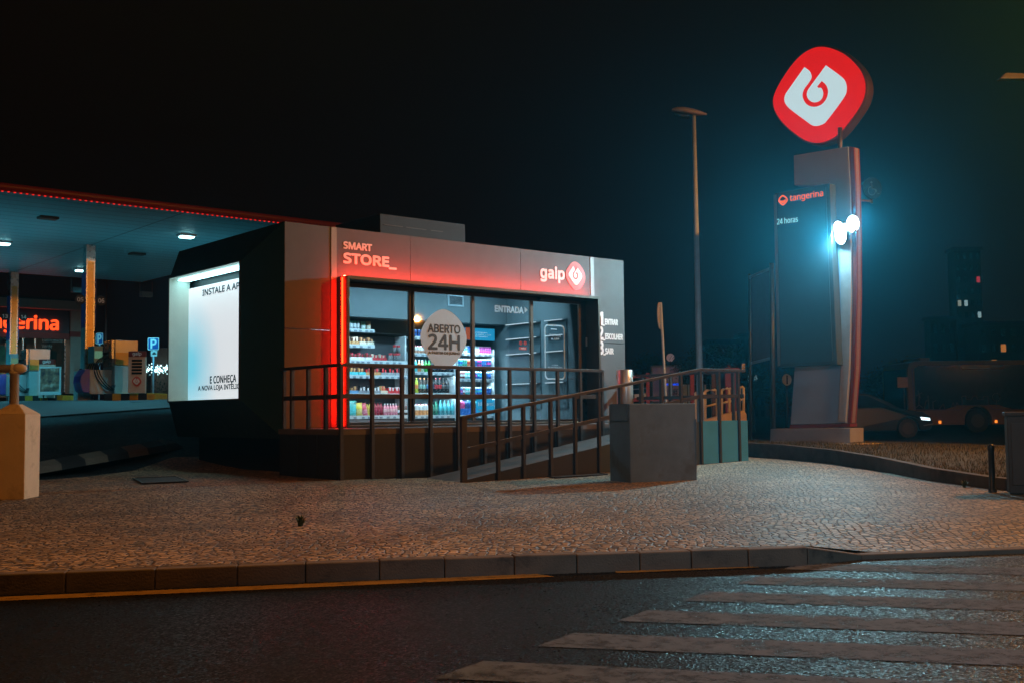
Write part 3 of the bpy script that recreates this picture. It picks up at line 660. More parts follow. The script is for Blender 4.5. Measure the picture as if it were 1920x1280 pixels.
# ================================================================== DECK, RAMP AND RAILINGS
DZ = 0.75; VM, VF = -1.89, -3.03                   # deck level, inner and outer railing lines
RU0, RU1 = 1.36, 6.86                              # the slope runs between these
def rz(u): return max(-0.08, min(DZ, -0.075 + (u - RU0) * (DZ + 0.075) / (RU1 - RU0)))
M_skirt_mid = mat('skirt_sheet_half_lit', (0.045, 0.06, 0.07), 0.5, 0.1, var=0.12, scale=2.2)  # skirt sheet again, with a little of the teal light in its colour
rampo = thing('access_ramp', 'dark sheet-clad entrance deck with a sloping ramp in front of the store', 'ramp', A0, ANG)
MB().box(-0.11, 8.2, VM + 0.03, -0.012, DZ - 0.09, DZ - 0.005).build('deck', M_ramp, rampo)
b = MB(); b.hexa([(RU0 - .3, VF + .03, -.2), (RU1, VF + .03, -.2), (RU1, VM - .03, -.2), (RU0 - .3, VM - .03, -.2), (RU0 - .3, VF + .03, -.11), (RU1, VF + .03, DZ - .006), (RU1, VM - .03, DZ - .006), (RU0 - .3, VM - .03, -.11)])
b.build('slope', M_ramp, rampo)
MB().box(RU1 + .002, 8.2, VF + .03, VM + .028, DZ - 0.09, DZ - 0.005).build('landing', M_ramp, rampo)
us_main = [-0.075 + 0.552 * i for i in range(11)]
for i in range(10):                                # sheets under the deck, between the posts of the inner railing
    MB().box(us_main[i] + 0.004, us_main[i + 1] - 0.004, VM + 0.035, VM + 0.055, -0.16, DZ - 0.095).build('skirt_panel', M_skirt, rampo)
MB().box(us_main[10], 8.2, VM + 0.035, VM + 0.055, -0.16, DZ - 0.095).build('skirt_panel', M_skirt, rampo)
for i in range(3):
    MB().box(-0.105, -0.085, VM + .06 + i * .6, VM + .645 + i * .6, -0.14, DZ - 0.01).build('skirt_panel', M_skirt, rampo)
us_f = [1.36, 2.03, 2.55, 3.13, 3.67, 4.22, 4.74, 5.26, 5.78, 6.3, 6.83, 7.36, 7.93]
for i in range(len(us_f) - 1):                     # cheeks of the slope, stepping up with it
    u0, u1 = us_f[i] + .003, us_f[i + 1] - .003
    b = MB(); v0, v1 = VF + 0.005, VF + 0.028
    b.hexa([(u0, v0, -.2), (u1, v0, -.2), (u1, v1, -.2), (u0, v1, -.2), (u0, v0, rz(u0) + .03), (u1, v0, rz(u1) + .03), (u1, v1, rz(u1) + .03), (u0, v1, rz(u0) + .03)])
    b.build('skirt_panel', M_skirt_lit if i > 9 else M_skirt_mid if i > 4 else M_skirt, rampo)
MB().box(7.936, 8.2, VF + .005, VF + .028, -.2, DZ + .02).build('skirt_panel', M_skirt_lit, rampo)
MB().box(8.203, 8.225, VF + .03, -.02, -.2, DZ - .01).build('skirt_panel', M_skirt, rampo)
PW = 0.055
def post(b, u, v, z0, z1, w=PW, d=PW): b.box(u - w / 2, u + w / 2, v - d / 2, v + d / 2, z0, z1)
rl = thing('metal_railing', 'straight dark railing along the store deck, returning to the wall at its left end', 'railing', A0, ANG)
ZR = 1.735
for u in us_main:
    b = MB(); post(b, u, VM, -0.15, ZR - .051); b.build('post', M_rail, rl, 0.004)
b = MB(); b.box(us_main[0] - .035, us_main[-1] + .035, VM - .035, VM + .035, ZR - .05, ZR); b.build('handrail', M_rail, rl, 0.005)
for i in range(10):
    MB().box(us_main[i] + PW / 2, us_main[i + 1] - PW / 2, VM - .012, VM + .022, 1.205, 1.275).build('middle_rail', M_rail, rl, 0.003)
for v in (-1.45, -.92, -.40, -.14):
    b = MB(); post(b, us_main[0], v, -.13, ZR - .051); b.build('post', M_rail, rl, 0.004)
b = MB(); b.box(us_main[0] - .035, us_main[0] + .034, VM + .036, -.06, ZR - .05, ZR - .002); b.build('handrail', M_rail, rl, 0.005)
vs_ = [VM + PW / 2, -1.45, -.92, -.40, -.14]
for i in range(4): MB().box(us_main[0] - .02, us_main[0] + .012, vs_[i] + PW / 2, vs_[i + 1] - PW / 2, 1.20, 1.27).build('middle_rail', M_rail, rl, 0.003)
fr = thing('metal_railing', 'dark railing climbing along the outer edge of the ramp to the landing', 'railing', A0, ANG)
for i, u in enumerate(us_f):
    w = 0.10 if i == 0 else PW; z0 = gz(*S(u, VF)[:2]) - .08
    b = MB(); post(b, u, VF, z0, rz(u) + 1.0 - .03, w, PW); b.build('post', M_rail, fr, 0.004)
u0, u1, u2 = us_f[0] - .05, us_f[10], 8.13
def slab(b, ua, za, ub, zb, v0, v1, h): b.hexa([(ua, v0, za - h), (ub, v0, zb - h), (ub, v1, zb - h), (ua, v1, za - h), (ua, v0, za), (ub, v0, zb), (ub, v1, zb), (ua, v1, za)])
b = MB(); slab(b, u0, rz(u0) + 1.0, u1, 1.74, VF - .036, VF + .036, .05); b.build('handrail', M_rail, fr, 0.005)
b = MB(); slab(b, u1 + .001, 1.74, u2, 1.74, VF - .036, VF + .036, .05); b.build('handrail', M_rail, fr, 0.005)
for i in range(len(us_f) - 1):
    a, c = us_f[i] + (.05 if i == 0 else PW / 2), us_f[i + 1] - PW / 2
    b = MB(); slab(b, a, rz(a) + .515, c, rz(c) + .515, VF - .012, VF + .022, .065); b.build('middle_rail', M_rail, fr, 0.003)
# return at the far end of the landing
rr = thing('metal_railing', 'short dark railing closing the right end of the landing', 'railing', S(8.16, 0), ANG)
for v in (VF + .3, VF + 1.1, VF + 1.9, -.35):
    b = MB(); post(b, 0, v, -.1, 1.685); b.build('post', M_rail, rr, 0.004)
MB().box(-.034, .034, VF + .04, -.2, 1.686, 1.736).build('handrail', M_rail, rr, 0.005)
MB().box(-.016, .016, VF + .05, -.2, 1.205, 1.275).build('middle_rail', M_rail, rr, 0.003)
# litter bin on the landing
bn = thing('litter_bin', 'cylindrical steel bin with a dark wedge opening, standing behind the planter', 'bin', S(7.49, -0.5, DZ), ANG)
bz1 = 1.07
b = MB(); b.lathe([(.155, 0), (.165, .012), (.165, bz1 - .01), (.158, bz1), (.150, bz1 - .012), (.0, bz1 - .03)], n=28)
b.build('body', mat('bin_steel', (0.42, 0.40, 0.38), 0.36, 0.75, var=0.08), bn)
a_, r_ = -math.pi / 2 + .2, .168
pts = []
for da, z in ((-.52, .93), (.52, .93), (.40, .87), (.1, .78), (-.1, .78), (-.40, .87)): pts.append((r_ * math.cos(a_ + da), r_ * math.sin(a_ + da), z))
b = MB(); b.prism(pts, (-.02 * math.cos(a_), -.02 * math.sin(a_), 0)); b.build('opening', M_black, bn)
pts = []
for da, z in ((-.22, .915), (.30, .915), (.18, .87), (.02, .82), (-.1, .86)): pts.append((.172 * math.cos(a_ + da), .172 * math.sin(a_ + da), z))
MB().prism(pts, (-.012 * math.cos(a_), -.012 * math.sin(a_), 0)).build('chute_flap', mat('flap', (.5, .5, .5), .5), bn)

# ------------------------------------------------------------------ the planter block
pa, pb2, pc2 = G(1182, 904, -.07), G(1307, 899, -.07), G(1142, 900, -.07)
e1 = (pb2 - pa); L1 = e1.length; ang_p = math.atan2(e1.y, e1.x)
zpt = P(1181, 756, pa.y).z
pl = thing('planter_block', 'tall square dark grey block standing on the cobbles before the ramp', 'planter', (pa.x, pa.y, -.07), ang_p)
hp = zpt + .07; sL = .62
M_plant = mat('planter_grey', (0.10, 0.16, 0.23), 0.75, var=0.2, scale=3.5, bump=0.3, bscale=70, stain=(0.075, 0.10, 0.13), stain_scale=1.6)
b = MB(); t = 0.06
b.box(0, L1, 0, sL, -.05, hp - .25)
b.box(0, L1, 0, t, hp - .25, hp); b.box(0, L1, sL - t, sL, hp - .25, hp); b.box(0, t, t, sL - t, hp - .25, hp); b.box(L1 - t, L1, t, sL - t, hp - .25, hp)
bmo = b.build('box', M_plant, pl)
bmm = bmesh.new(); bmm.from_mesh(bmo.data); bmesh.ops.remove_doubles(bmm, verts=bmm.verts, dist=1e-4); bmm.to_mesh(bmo.data); bmm.free()
md = bmo.modifiers.new('bevel', 'BEVEL'); md.width = .014; md.segments = 2; md.limit_method = 'ANGLE'; md.angle_limit = R(40)
MB().box(t + .002, L1 - t - .002, t + .002, sL - t - .002, hp - .249, hp - .06).build('soil', mat('soil', (.03, .022, .015), .95, bump=.5, bscale=40), pl)

# ------------------------------------------------------------------ street lamp and round sign
M_galv = mat('galvanised', (0.46, 0.58, 0.70), 0.5, 0.1, var=0.12, scale=5)
lb = P(1313, 770, 26.0); zt = P(1303, 214, 26.0).z
sl = thing('street_lamp', 'tall unlit grey lamp post with a single flat head', 'street lamp', (lb.x, lb.y, 0), 0)
MB().lathe([(.14, -.1), (.14, .35), (.085, .4), (.08, 2), (.045, zt - .05)], n=16).build('pole', M_galv, sl)
b = MB()
prof = [(.30, .02, .03), (.15, .09, .065), (-.05, .14, .10), (-.25, .16, .11), (-.42, .13, .09), (-.54, .05, .05)]
n = 12; vs = []
for (x, w_, h_) in prof:
    for j in range(n):
        t = 2 * math.pi * j / n; vs.append((x, w_ * math.cos(t), .10 + h_ * math.sin(t) * (1 if math.sin(t) > 0 else .55)))
fs = [(i * n + j, i * n + (j + 1) % n, (i + 1) * n + (j + 1) % n, (i + 1) * n + j) for i in range(len(prof) - 1) for j in range(n)]
b.add(vs, fs, 0, True); b.add(vs[:n], [tuple(range(n))]); b.add(vs[-n:], [tuple(range(n))])
hd = b.build('lamp_head', mat('lamp_shell', (0.30, 0.30, 0.31), 0.5), sl); hd.location = (0, 0, zt - .08); hd.rotation_euler = (0, R(8), 0)
b = MB(); n = 12; vs = []
for r_, z_ in ((1.0, .045), (.9, -.02), (.6, -.06), (.15, -.075)):
    for j in range(n):
        t = 2 * math.pi * j / n; vs.append((-.27 + .23 * r_ * math.cos(t), .12 * r_ * math.sin(t), z_))
fs = [(i * n + j, i * n + (j + 1) % n, (i + 1) * n + (j + 1) % n, (i + 1) * n + j) for i in range(3) for j in range(n)] + [tuple(range(3 * n, 4 * n))]
b.add(vs, fs, 0, True); bw = b.build('lamp_lens', glass('lamp_lens', (.6, .65, .65), .4), hd)
rb = P(1252, 772, 25.0); rt_ = P(1240, 592, 25.0)
rs = thing('road_sign', 'round road sign seen from behind, on a leaning blue-grey pole', 'road sign', (rb.x, rb.y, 0), 0)
tp = Vector((rt_.x - rb.x, 0, rt_.z))
top_ = tp + (tp - Vector((0, 0, 0))).normalized() * .30
MB().tube([(0, 0, -.1), tp * .5, top_], .032, 12).build('pole', M_galv, rs)
d = Vector((.28, -.0, 0)); nrm = Vector((-.94, -.30, .03)).normalized(); rt2 = nrm.cross(Vector((0, 0, 1))).normalized(); up2 = rt2.cross(nrm)
c0 = tp - nrm * -.05; n = 32
ring = [c0 + (rt2 * math.cos(2 * math.pi * i / n) + up2 * math.sin(2 * math.pi * i / n)) * .305 for i in range(n)]
nb_ = Vector((.29, -.95, .0)).normalized()
# the disc stands nearly edge-on to the street, its bare metal back turned towards it
nd = Vector((.955, -.295, 0)).normalized(); rt2 = Vector((.295, .955, 0)); up2 = Vector((0, 0, 1)); c0 = tp - nd * .05
ring = [c0 + (rt2 * math.cos(2 * math.pi * i / n) + up2 * math.sin(2 * math.pi * i / n)) * .305 for i in range(n)]
MB().prism(ring, nd * .02).build('sign_disc', mat('sign_back', (.5, .47, .42), .5, .2), rs, .006)
b = MB()
for k in (-.2, .2): b.beam(c0 + nd * .024 + up2 * k - rt2 * .2, c0 + nd * .024 + up2 * k + rt2 * .2, .03, .02, up=nd)
b.beam(c0 + nd * .03 - up2 * .29, c0 + nd * .03 + up2 * .30, .05, .016, up=nd)
b.build('bracket', M_galv, rs)

# ================================================================== GROUND
def asphalt_mat(name, base, wet):
    m = bpy.data.materials.new(name); m.use_nodes = True; MATS[name] = m; nt = m.node_tree; N = nt.nodes; L = nt.links; bs = N['Principled BSDF']
    tc = N.new('ShaderNodeTexCoord')
    v = N.new('ShaderNodeTexVoronoi'); v.inputs['Scale'].default_value = 70; L.new(tc.outputs['Object'], v.inputs['Vector'])
    n1 = N.new('ShaderNodeTexNoise'); n1.inputs['Scale'].default_value = 1.1; n1.inputs['Detail'].default_value = 7; L.new(tc.outputs['Object'], n1.inputs['Vector'])
    n2 = N.new('ShaderNodeTexNoise'); n2.inputs['Scale'].default_value = 55; n2.inputs['Detail'].default_value = 3; L.new(tc.outputs['Object'], n2.inputs['Vector'])
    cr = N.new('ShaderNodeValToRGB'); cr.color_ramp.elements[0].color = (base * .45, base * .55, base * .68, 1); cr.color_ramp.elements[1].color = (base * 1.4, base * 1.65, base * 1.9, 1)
    cr.color_ramp.elements[0].position = .3; cr.color_ramp.elements[1].position = .75
    mx = N.new('ShaderNodeMath'); mx.operation = 'MULTIPLY_ADD'; mx.inputs[1].default_value = .5; L.new(n1.outputs['Fac'], mx.inputs[0])
    sep = N.new('ShaderNodeSeparateColor'); L.new(v.outputs['Color'], sep.inputs[0]); ml = N.new('ShaderNodeMath'); ml.operation = 'MULTIPLY'; ml.inputs[1].default_value = .5; L.new(sep.outputs[0], ml.inputs[0]); L.new(ml.outputs[0], mx.inputs[2])
    L.new(mx.outputs[0], cr.inputs[0]); L.new(cr.outputs[0], bs.inputs['Base Color'])
    mr = N.new('ShaderNodeMapRange'); mr.inputs['From Min'].default_value = .35; mr.inputs['From Max'].default_value = .65; mr.inputs['To Min'].default_value = wet; mr.inputs['To Max'].default_value = wet + .12
    mq = N.new('ShaderNodeMapRange'); mq.inputs['To Min'].default_value = -.24; mq.inputs['To Max'].default_value = .38; L.new(sep.outputs[1], mq.inputs['Value']); L.new(n1.outputs['Fac'], mr.inputs['Value']); ar = N.new('ShaderNodeMath'); L.new(mr.outputs[0], ar.inputs[0]); L.new(mq.outputs[0], ar.inputs[1]); L.new(ar.outputs[0], bs.inputs['Roughness'])
    ad = N.new('ShaderNodeMath'); ad.operation = 'ADD'; L.new(v.outputs['Distance'], ad.inputs[0]); L.new(n2.outputs['Fac'], ad.inputs[1])
    bp = N.new('ShaderNodeBump'); bp.inputs['Strength'].default_value = 1.0; bp.inputs['Distance'].default_value = .005; L.new(ad.outputs[0], bp.inputs['Height']); L.new(bp.outputs[0], bs.inputs['Normal'])
    bs.inputs['Specular IOR Level'].default_value = .2
    return m
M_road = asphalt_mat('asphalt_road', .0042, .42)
M_fore = asphalt_mat('asphalt_forecourt', .018, .6)
def cobble_mat():
    m = bpy.data.materials.new('cobbles'); m.use_nodes = True; nt = m.node_tree; N = nt.nodes; L = nt.links; bs = N['Principled BSDF']
    tc = N.new('ShaderNodeTexCoord')
    nw = N.new('ShaderNodeTexNoise'); nw.inputs['Scale'].default_value = .55; nw.inputs['Detail'].default_value = 2; L.new(tc.outputs['Object'], nw.inputs['Vector'])
    sb = N.new('ShaderNodeVectorMath'); sb.operation = 'SUBTRACT'; sb.inputs[1].default_value = (.5, .5, .5); L.new(nw.outputs['Color'], sb.inputs[0])
    sc_ = N.new('ShaderNodeVectorMath'); sc_.operation = 'SCALE'; sc_.inputs['Scale'].default_value = .55; L.new(sb.outputs[0], sc_.inputs[0])
    av = N.new('ShaderNodeVectorMath'); av.operation = 'ADD'; L.new(tc.outputs['Object'], av.inputs[0]); L.new(sc_.outputs[0], av.inputs[1])
    mp = N.new('ShaderNodeMapping'); mp.inputs['Scale'].default_value = (14.5, 12.5, 0.0); mp.inputs['Rotation'].default_value = (0, 0, R(12)); L.new(av.outputs[0], mp.inputs['Vector'])
    ve = N.new('ShaderNodeTexVoronoi'); ve.feature = 'DISTANCE_TO_EDGE'; ve.inputs['Scale'].default_value = 1; ve.inputs['Randomness'].default_value = .62; L.new(mp.outputs[0], ve.inputs['Vector'])
    vc = N.new('ShaderNodeTexVoronoi'); vc.inputs['Scale'].default_value = 1; vc.inputs['Randomness'].default_value = .62; L.new(mp.outputs[0], vc.inputs['Vector'])
    n1 = N.new('ShaderNodeTexNoise'); n1.inputs['Scale'].default_value = .8; n1.inputs['Detail'].default_value = 6; L.new(tc.outputs['Object'], n1.inputs['Vector'])
    sep = N.new('ShaderNodeSeparateColor'); L.new(vc.outputs['Color'], sep.inputs[0])
    mr = N.new('ShaderNodeMapRange'); mr.inputs['To Min'].default_value = .5; mr.inputs['To Max'].default_value = 1.2; L.new(sep.outputs[0], mr.inputs['Value'])
    m2 = N.new('ShaderNodeMapRange'); m2.inputs['From Min'].default_value = .3; m2.inputs['From Max'].default_value = .7; m2.inputs['To Min'].default_value = .6; m2.inputs['To Max'].default_value = 1.25; L.new(n1.outputs['Fac'], m2.inputs['Value'])
    mm = N.new('ShaderNodeMath'); mm.operation = 'MULTIPLY'; L.new(mr.outputs[0], mm.inputs[0]); L.new(m2.outputs[0], mm.inputs[1])
    hs = N.new('ShaderNodeHueSaturation'); hs.inputs['Color'].default_value = (.42, .30, .17, 1); L.new(mm.outputs[0], hs.inputs['Value'])
    jr = N.new('ShaderNodeMapRange'); jr.inputs['From Min'].default_value = .03; jr.inputs['From Max'].default_value = .12; L.new(ve.outputs['Distance'], jr.inputs['Value'])
    mx = N.new('ShaderNodeMix'); mx.data_type = 'RGBA'; mx.inputs['A'].default_value = (.045, .038, .032, 1); L.new(jr.outputs[0], mx.inputs['Factor']); L.new(hs.outputs[0], mx.inputs['B']); L.new(mx.outputs['Result'], bs.inputs['Base Color'])
    bs.inputs['Roughness'].default_value = .62
    j2 = N.new('ShaderNodeMapRange'); j2.inputs['From Max'].default_value = .17; j2.interpolation_type = 'SMOOTHSTEP'; L.new(ve.outputs['Distance'], j2.inputs['Value'])
    n3 = N.new('ShaderNodeTexNoise'); n3.inputs['Scale'].default_value = 45; L.new(tc.outputs['Object'], n3.inputs['Vector'])
    ma = N.new('ShaderNodeMath'); ma.operation = 'MULTIPLY_ADD'; ma.inputs[1].default_value = .3; L.new(n3.outputs['Fac'], ma.inputs[0]); L.new(j2.outputs[0], ma.inputs[2])
    mt = N.new('ShaderNodeMath'); mt.operation = 'MULTIPLY_ADD'; mt.inputs[1].default_value = .45; L.new(sep.outputs[1], mt.inputs[0]); L.new(ma.outputs[0], mt.inputs[2])
    bp = N.new('ShaderNodeBump'); bp.inputs['Strength'].default_value = 1.0; bp.inputs['Distance'].default_value = .016; L.new(mt.outputs[0], bp.inputs['Height']); L.new(bp.outputs[0], bs.inputs['Normal'])
    return m
M_cob = cobble_mat()
def loft(name, rows, m, kind='structure', parent=None):
    """sheet through rows of points; rows have equal length"""
    vs = [p for r in rows for p in r]; n = len(rows[0])
    fs = [(i * n + j, i * n + j + 1, (i + 1) * n + j + 1, (i + 1) * n + j) for i in range(len(rows) - 1) for j in range(n - 1)]
    o = MB().add(vs, fs, 0, True).build(name, m, parent, recalc=False)
    if kind: o['kind'] = kind
    return o
ROADZ = -.20
# foreground kerb line measured on the photo (top back edge), then continued straight both ways
kerb_px = [(0, 1072), (480, 1054), (830, 1043), (1200, 1032), (1500, 1020)]
KT = -.07
kp = [G(x, y, KT) for x, y in kerb_px]
kd = (kp[-1] - kp[0]).normalized()
k_low = [G(1600, 1036, ROADZ + .035), G(1920, 1024, ROADZ + .035)]
front = [kp[0] - kd * 25] + kp + [k_low[0], k_low[1], k_low[1] + kd * 25]
def dens(line, n):
    segs = [(line[i + 1] - line[i]).length for i in range(len(line) - 1)]; tot = sum(segs); out = []
    for k in range(n + 1):
        t = tot * k / n; i = 0
        while i < len(segs) - 1 and t > segs[i]: t -= segs[i]; i += 1
        out.append(line[i].lerp(line[i + 1], min(1, t / segs[i])))
    return out
fr_d = dens(front, 90)
back = [Vector((-40, 15.5, 0)), G(0, 903, 0), G(160, 893, .0), G(325, 872, 0), Vector((-6.6, 21.5, 0)), Vector((2.5, 25.0, 0)), G(1400, 856, .02), G(1580, 870, .0), G(1744, 893, -.02), G(1920, 906, -.03), Vector((34, 13.0, 0))]
bk_d = dens(back, 90)
rows = []
for r in range(41):
    t = (r / 40) ** 1.4; row = []
    for a, c in zip(fr_d, bk_d):
        q = a.lerp(c, t); zz = gz(q.x, q.y); s = sm(0, 1.3, (q - a).length)
        q.z = a.z * (1 - s) + zz * s if r else a.z
        row.append(tuple(q))
    rows.append(row)
pav = loft('pavement', rows, M_cob)
# base ground: one large sheet, forecourt asphalt
xs = [-150, -110, -80, -60, -50] + [-44 + 2 * i for i in range(45)] + [50, 65, 85, 110, 150]; ys = [-25, 0, 8.6] + [10 + 1.25 * i for i in range(32)] + [52, 58, 66, 80, 100, 130, 170]
loft('ground', [[(x, y, (gz(x, y) if y > 10 else gz(x, 10)) - (.03 if y > 9 else .4)) for x in xs] for y in ys], M_fore)
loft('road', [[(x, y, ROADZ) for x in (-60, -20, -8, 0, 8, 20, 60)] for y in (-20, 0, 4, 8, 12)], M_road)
# (the road sheet runs on under the pavement)
# kerb stones
def kerb_mat():
    return mat('kerb_stone', (.13, .105, .08), .8, var=.25, scale=4, bump=.35, bscale=70, stain=(.03, .028, .026), stain_scale=2.2)
M_kerb = kerb_mat()
kbase = kp[0] - kd * 12; nk = 0
perp = Vector((kd.y, -kd.x, 0))                     # towards the road
kwid = .13
kj = [573, 709.5, 829.5, 958, 1073.6, 1190, 1285, 1390, 1500]
joints = [kp[0] - kd * (k * 1.02 + .35) for k in range(10, -1, -1)] + [G(130, 1068, KT), G(295, 1062, KT), G(447, 1056, KT)] + [G(x, 1054 - (x - 480) * .0315, KT) for x in kj]
b = MB()
for i in range(len(joints) - 1):
    a, c = joints[i].copy(), joints[i + 1].copy(); g = (c - a).normalized() * .006; a += g * .5; c -= g * .5
    ztop = KT + random.uniform(-.004, .004)
    q = [a, c, c + perp * kwid, a + perp * kwid]
    b.hexa([(p.x, p.y, ROADZ - .05) for p in q] + [(p.x, p.y, ztop + .004) for p in q])
a, c = joints[-1], k_low[0] - perp * 0; q = [a, c, c + perp * kwid, a + perp * kwid]
b.hexa([(p.x, p.y, ROADZ - .05) for p in q] + [(q[0].x, q[0].y, KT), (q[1].x, q[1].y, k_low[0].z + .004), (q[2].x, q[2].y, k_low[0].z + .004), (q[3].x, q[3].y, KT)])
a, c = k_low[0], k_low[1] + kd * 15; q = [a, c, c + perp * kwid, a + perp * kwid]
b.hexa([(p.x, p.y, ROADZ - .05) for p in q] + [(p.x, p.y, k_low[0].z + .004) for p in q])
struct(b.build('kerb', M_kerb, None, .008))
# markings
def paint_mat(name, c, wear):
    m = mat(name, c, .8, var=.2, scale=8, bump=.3, bscale=90, spec=.15); nt = m.node_tree; N = nt.nodes; L = nt.links
    tc = N.new('ShaderNodeTexCoord'); n = N.new('ShaderNodeTexNoise'); n.inputs['Scale'].default_value = 9; n.inputs['Detail'].default_value = 10; n.inputs['Roughness'].default_value = .75; L.new(tc.outputs['Object'], n.inputs['Vector'])
    mr = N.new('ShaderNodeMapRange'); mr.inputs['From Min'].default_value = wear - .12; mr.inputs['From Max'].default_value = wear + .12; L.new(n.outputs['Fac'], mr.inputs['Value'])
    tr_ = N.new('ShaderNodeBsdfTransparent'); mx = N.new('ShaderNodeMixShader'); out = N['Material Output']
    L.new(mr.outputs[0], mx.inputs['Fac']); L.new(N['Principled BSDF'].outputs[0], mx.inputs[2]); L.new(tr_.outputs[0], mx.inputs[1]); L.new(mx.outputs[0], out.inputs['Surface']); return m
M_zeb = paint_mat('crossing_paint', (.10, .125, .16), .42); M_yel = paint_mat('yellow_line_paint', (.24, .15, .04), .36)
zr = ROADZ + .004
def flat(name, pts, m):
    b = MB(); b.add([(p.x, p.y, zr) for p in pts], [tuple(range(len(pts)))]); return struct(b.build(name, m, None))
yl = [G(x, y, zr) for x, y in ((0, 1120), (480, 1099), (1020, 1076), (1150, 1069), (1400, 1059))]
yd = (yl[2] - yl[0]).normalized()
for a, c in ((yl[0] - yd * 12, yl[2]), (yl[3], yl[4])):
    flat('yellow_line', [a + perp * .12, c + perp * .12 + yd * .05, c - perp * .05 - yd * .05, a - perp * .05], M_yel)
bar_dir = Vector((.971, -.24, 0)).normalized(); tip0 = G(1382, 1093, zr); stp = (G(814, 1270, zr) - tip0) / 4; up_b = G(1420, 1079, zr) - tip0
for k in range(-1, 8):
    a = tip0 + stp * k
    c = a + up_b
    L_ = 4.2
    flat('crosswalk_stripe', [a, a + bar_dir * L_, c + bar_dir * (L_ - .2), c], M_zeb)
# drain cover and inspection cover set into the cobbles
for pxs, lab in (([(250, 897), (330, 894), (352, 903), (268, 907)], 'dark iron drain cover set in the cobbles left of the store'), ([(1022, 891), (1118, 886), (1138, 890), (1040, 896)], 'thin-rimmed inspection cover in the cobbles before the ramp')):
    zc = gz(*G(*pxs[0], 0)[:2]) + .006; q = [G(x, y, zc) for x, y in pxs]; c0 = sum(q, Vector()) / 4
    dc = thing('drain_cover', lab, 'drain cover', c0)
    MB().prism([p - c0 for p in q], (0, 0, .012)).build('plate', mat('cast_iron', (.05, .04, .036), .6, .4, bump=.5, bscale=120), dc)
    b = MB(); qq = [p - c0 for p in q]
    for i in range(4): b.beam(qq[i] + Vector((0, 0, .012)), qq[(i + 1) % 4] + Vector((0, 0, .012)), .03, .016)
    b.build('rim', M_black, dc)
# weed tufts
def tuft(px, py, h, n, lab, c):
    g = G(px, py, -.07); t = thing('weed_tuft', lab, 'weed', (g.x, g.y, gz(g.x, g.y)))
    b = MB()
    for i in range(n):
        a = random.uniform(0, 6.28); ln = h * random.uniform(.5, 1.1); o = random.uniform(.2, 1.0) * h * .9
        d = Vector((math.cos(a), math.sin(a), 0)); s_ = Vector((-d.y, d.x, 0)) * h * .06
        p0 = d * random.uniform(0, .02); p1 = d * o * .5 + Vector((0, 0, ln * .75)); p2 = d * o + Vector((0, 0, ln))
        b.add([p0 - s_, p0 + s_, p1 + s_, p1 - s_, p2], [(0, 1, 2, 3), (3, 2, 4)])
    b.build('leaves', mat('weed_green', c, .6, var=.3), t, recalc=False)
tuft(563, 986, .10, 60, 'small leafy weed growing between the cobbles in front', (.05, .09, .03))
tuft(1808, 913, .10, 40, 'dark weed clump by the kerb at far right', (.03, .05, .02))

# ------------------------------------------------------------------ gate block at the left edge
gb = G(45, 936, -.03); GYr = gb.y
def gp(x, y): return P(x, y, GYr)
bxr = gb.x; wdt = 66 / FPX * GYr
bk = thing('gate_block', 'pale rendered block with a pyramid top carrying a post and a rounded cross bar', 'gate block', (bxr - wdt / 2, GYr + wdt / 2, -.05), 0)
hb = gp(45, 775).z + .05; h2 = gp(12, 757).z + .05; hw = wdt / 2
M_blk = mat('render_pale', (.66, .52, .36), .8, var=.12, scale=3, bump=.25, bscale=60, stain=(.46, .35, .23), stain_scale=3)
b = MB(); b.box(-hw, hw, -hw, hw, -.1, hb); b.add([(-hw, -hw, hb), (hw, -hw, hb), (hw, hw, hb), (-hw, hw, hb), (-.06, -.06, h2), (.06, -.06, h2), (.06, .06, h2), (-.06, .06, h2)], [(0, 1, 5, 4), (1, 2, 6, 5), (2, 3, 7, 6), (3, 0, 4, 7), (4, 5, 6, 7)])
b.build('block', M_blk, bk, .01)
zp1 = gp(12, 690).z + .05; pxo = gp(12.5, 700).x - (bxr - hw)
MB().lathe([(.055, h2 - .04), (.055, zp1 - .06), (.062, zp1 - .06), (.062, zp1 - .03), (.05, zp1 - .03), (.05, zp1)], (pxo, 0, 0), 20).build('post', mat('post_paint', (.62, .56, .5), .6, var=.08), bk)
zc_ = gp(12, 689).z + .05; xe = gp(36, 689).x - (bxr - hw)
MB().lathe([(.045, -1.0), (.05, xe - .19), (.062, xe - .185), (.062, xe - .165), (.052, xe - .16), (.052, xe - .14), (.062, xe - .135), (.062, xe - .1), (.055, xe - .05), (.035, xe - .015), (.008, xe)], (0, 0, zc_), 20, axis='x').build('cross_bar', mat('post_paint', (.62, .56, .5)), bk)
# striped kerb at the edge of the driveway, black and pale yellow
ka, kc = G(-70, 903, 0), G(325, 866, 0); d = kc - ka; Lk = d.length
ks = thing('striped_kerb', 'low sloping kerb edge with slanting black and yellow stripes at left', 'kerb', (ka.x, ka.y, gz(ka.x, ka.y)), math.atan2(d.y, d.x))
kh0, kh1 = .10, .19; nst = 9
za = gz(ka.x, ka.y); zc2 = gz(kc.x, kc.y)
b = MB()
for i in range(nst):
    for (y0, zf0, y1, zf1, sk0, sk1) in ((-.25, 0.0, -.06, .62, 0, .45), (-.06, .62, .25, 1.0, .45, .9)):
        def pt(t, y, zf, sk):
            x = min(Lk, max(0, (t + sk * .8) / nst * Lk)); f = x / Lk; return (x, y, (zc2 - za) * f - .03 + zf * (kh0 + (kh1 - kh0) * f))
        b.quad(pt(i, y0, zf0, sk0), pt(i + 1, y0, zf0, sk0), pt(i + 1, y1, zf1, sk1), pt(i, y1, zf1, sk1), i % 2)
f = (zc2 - za)
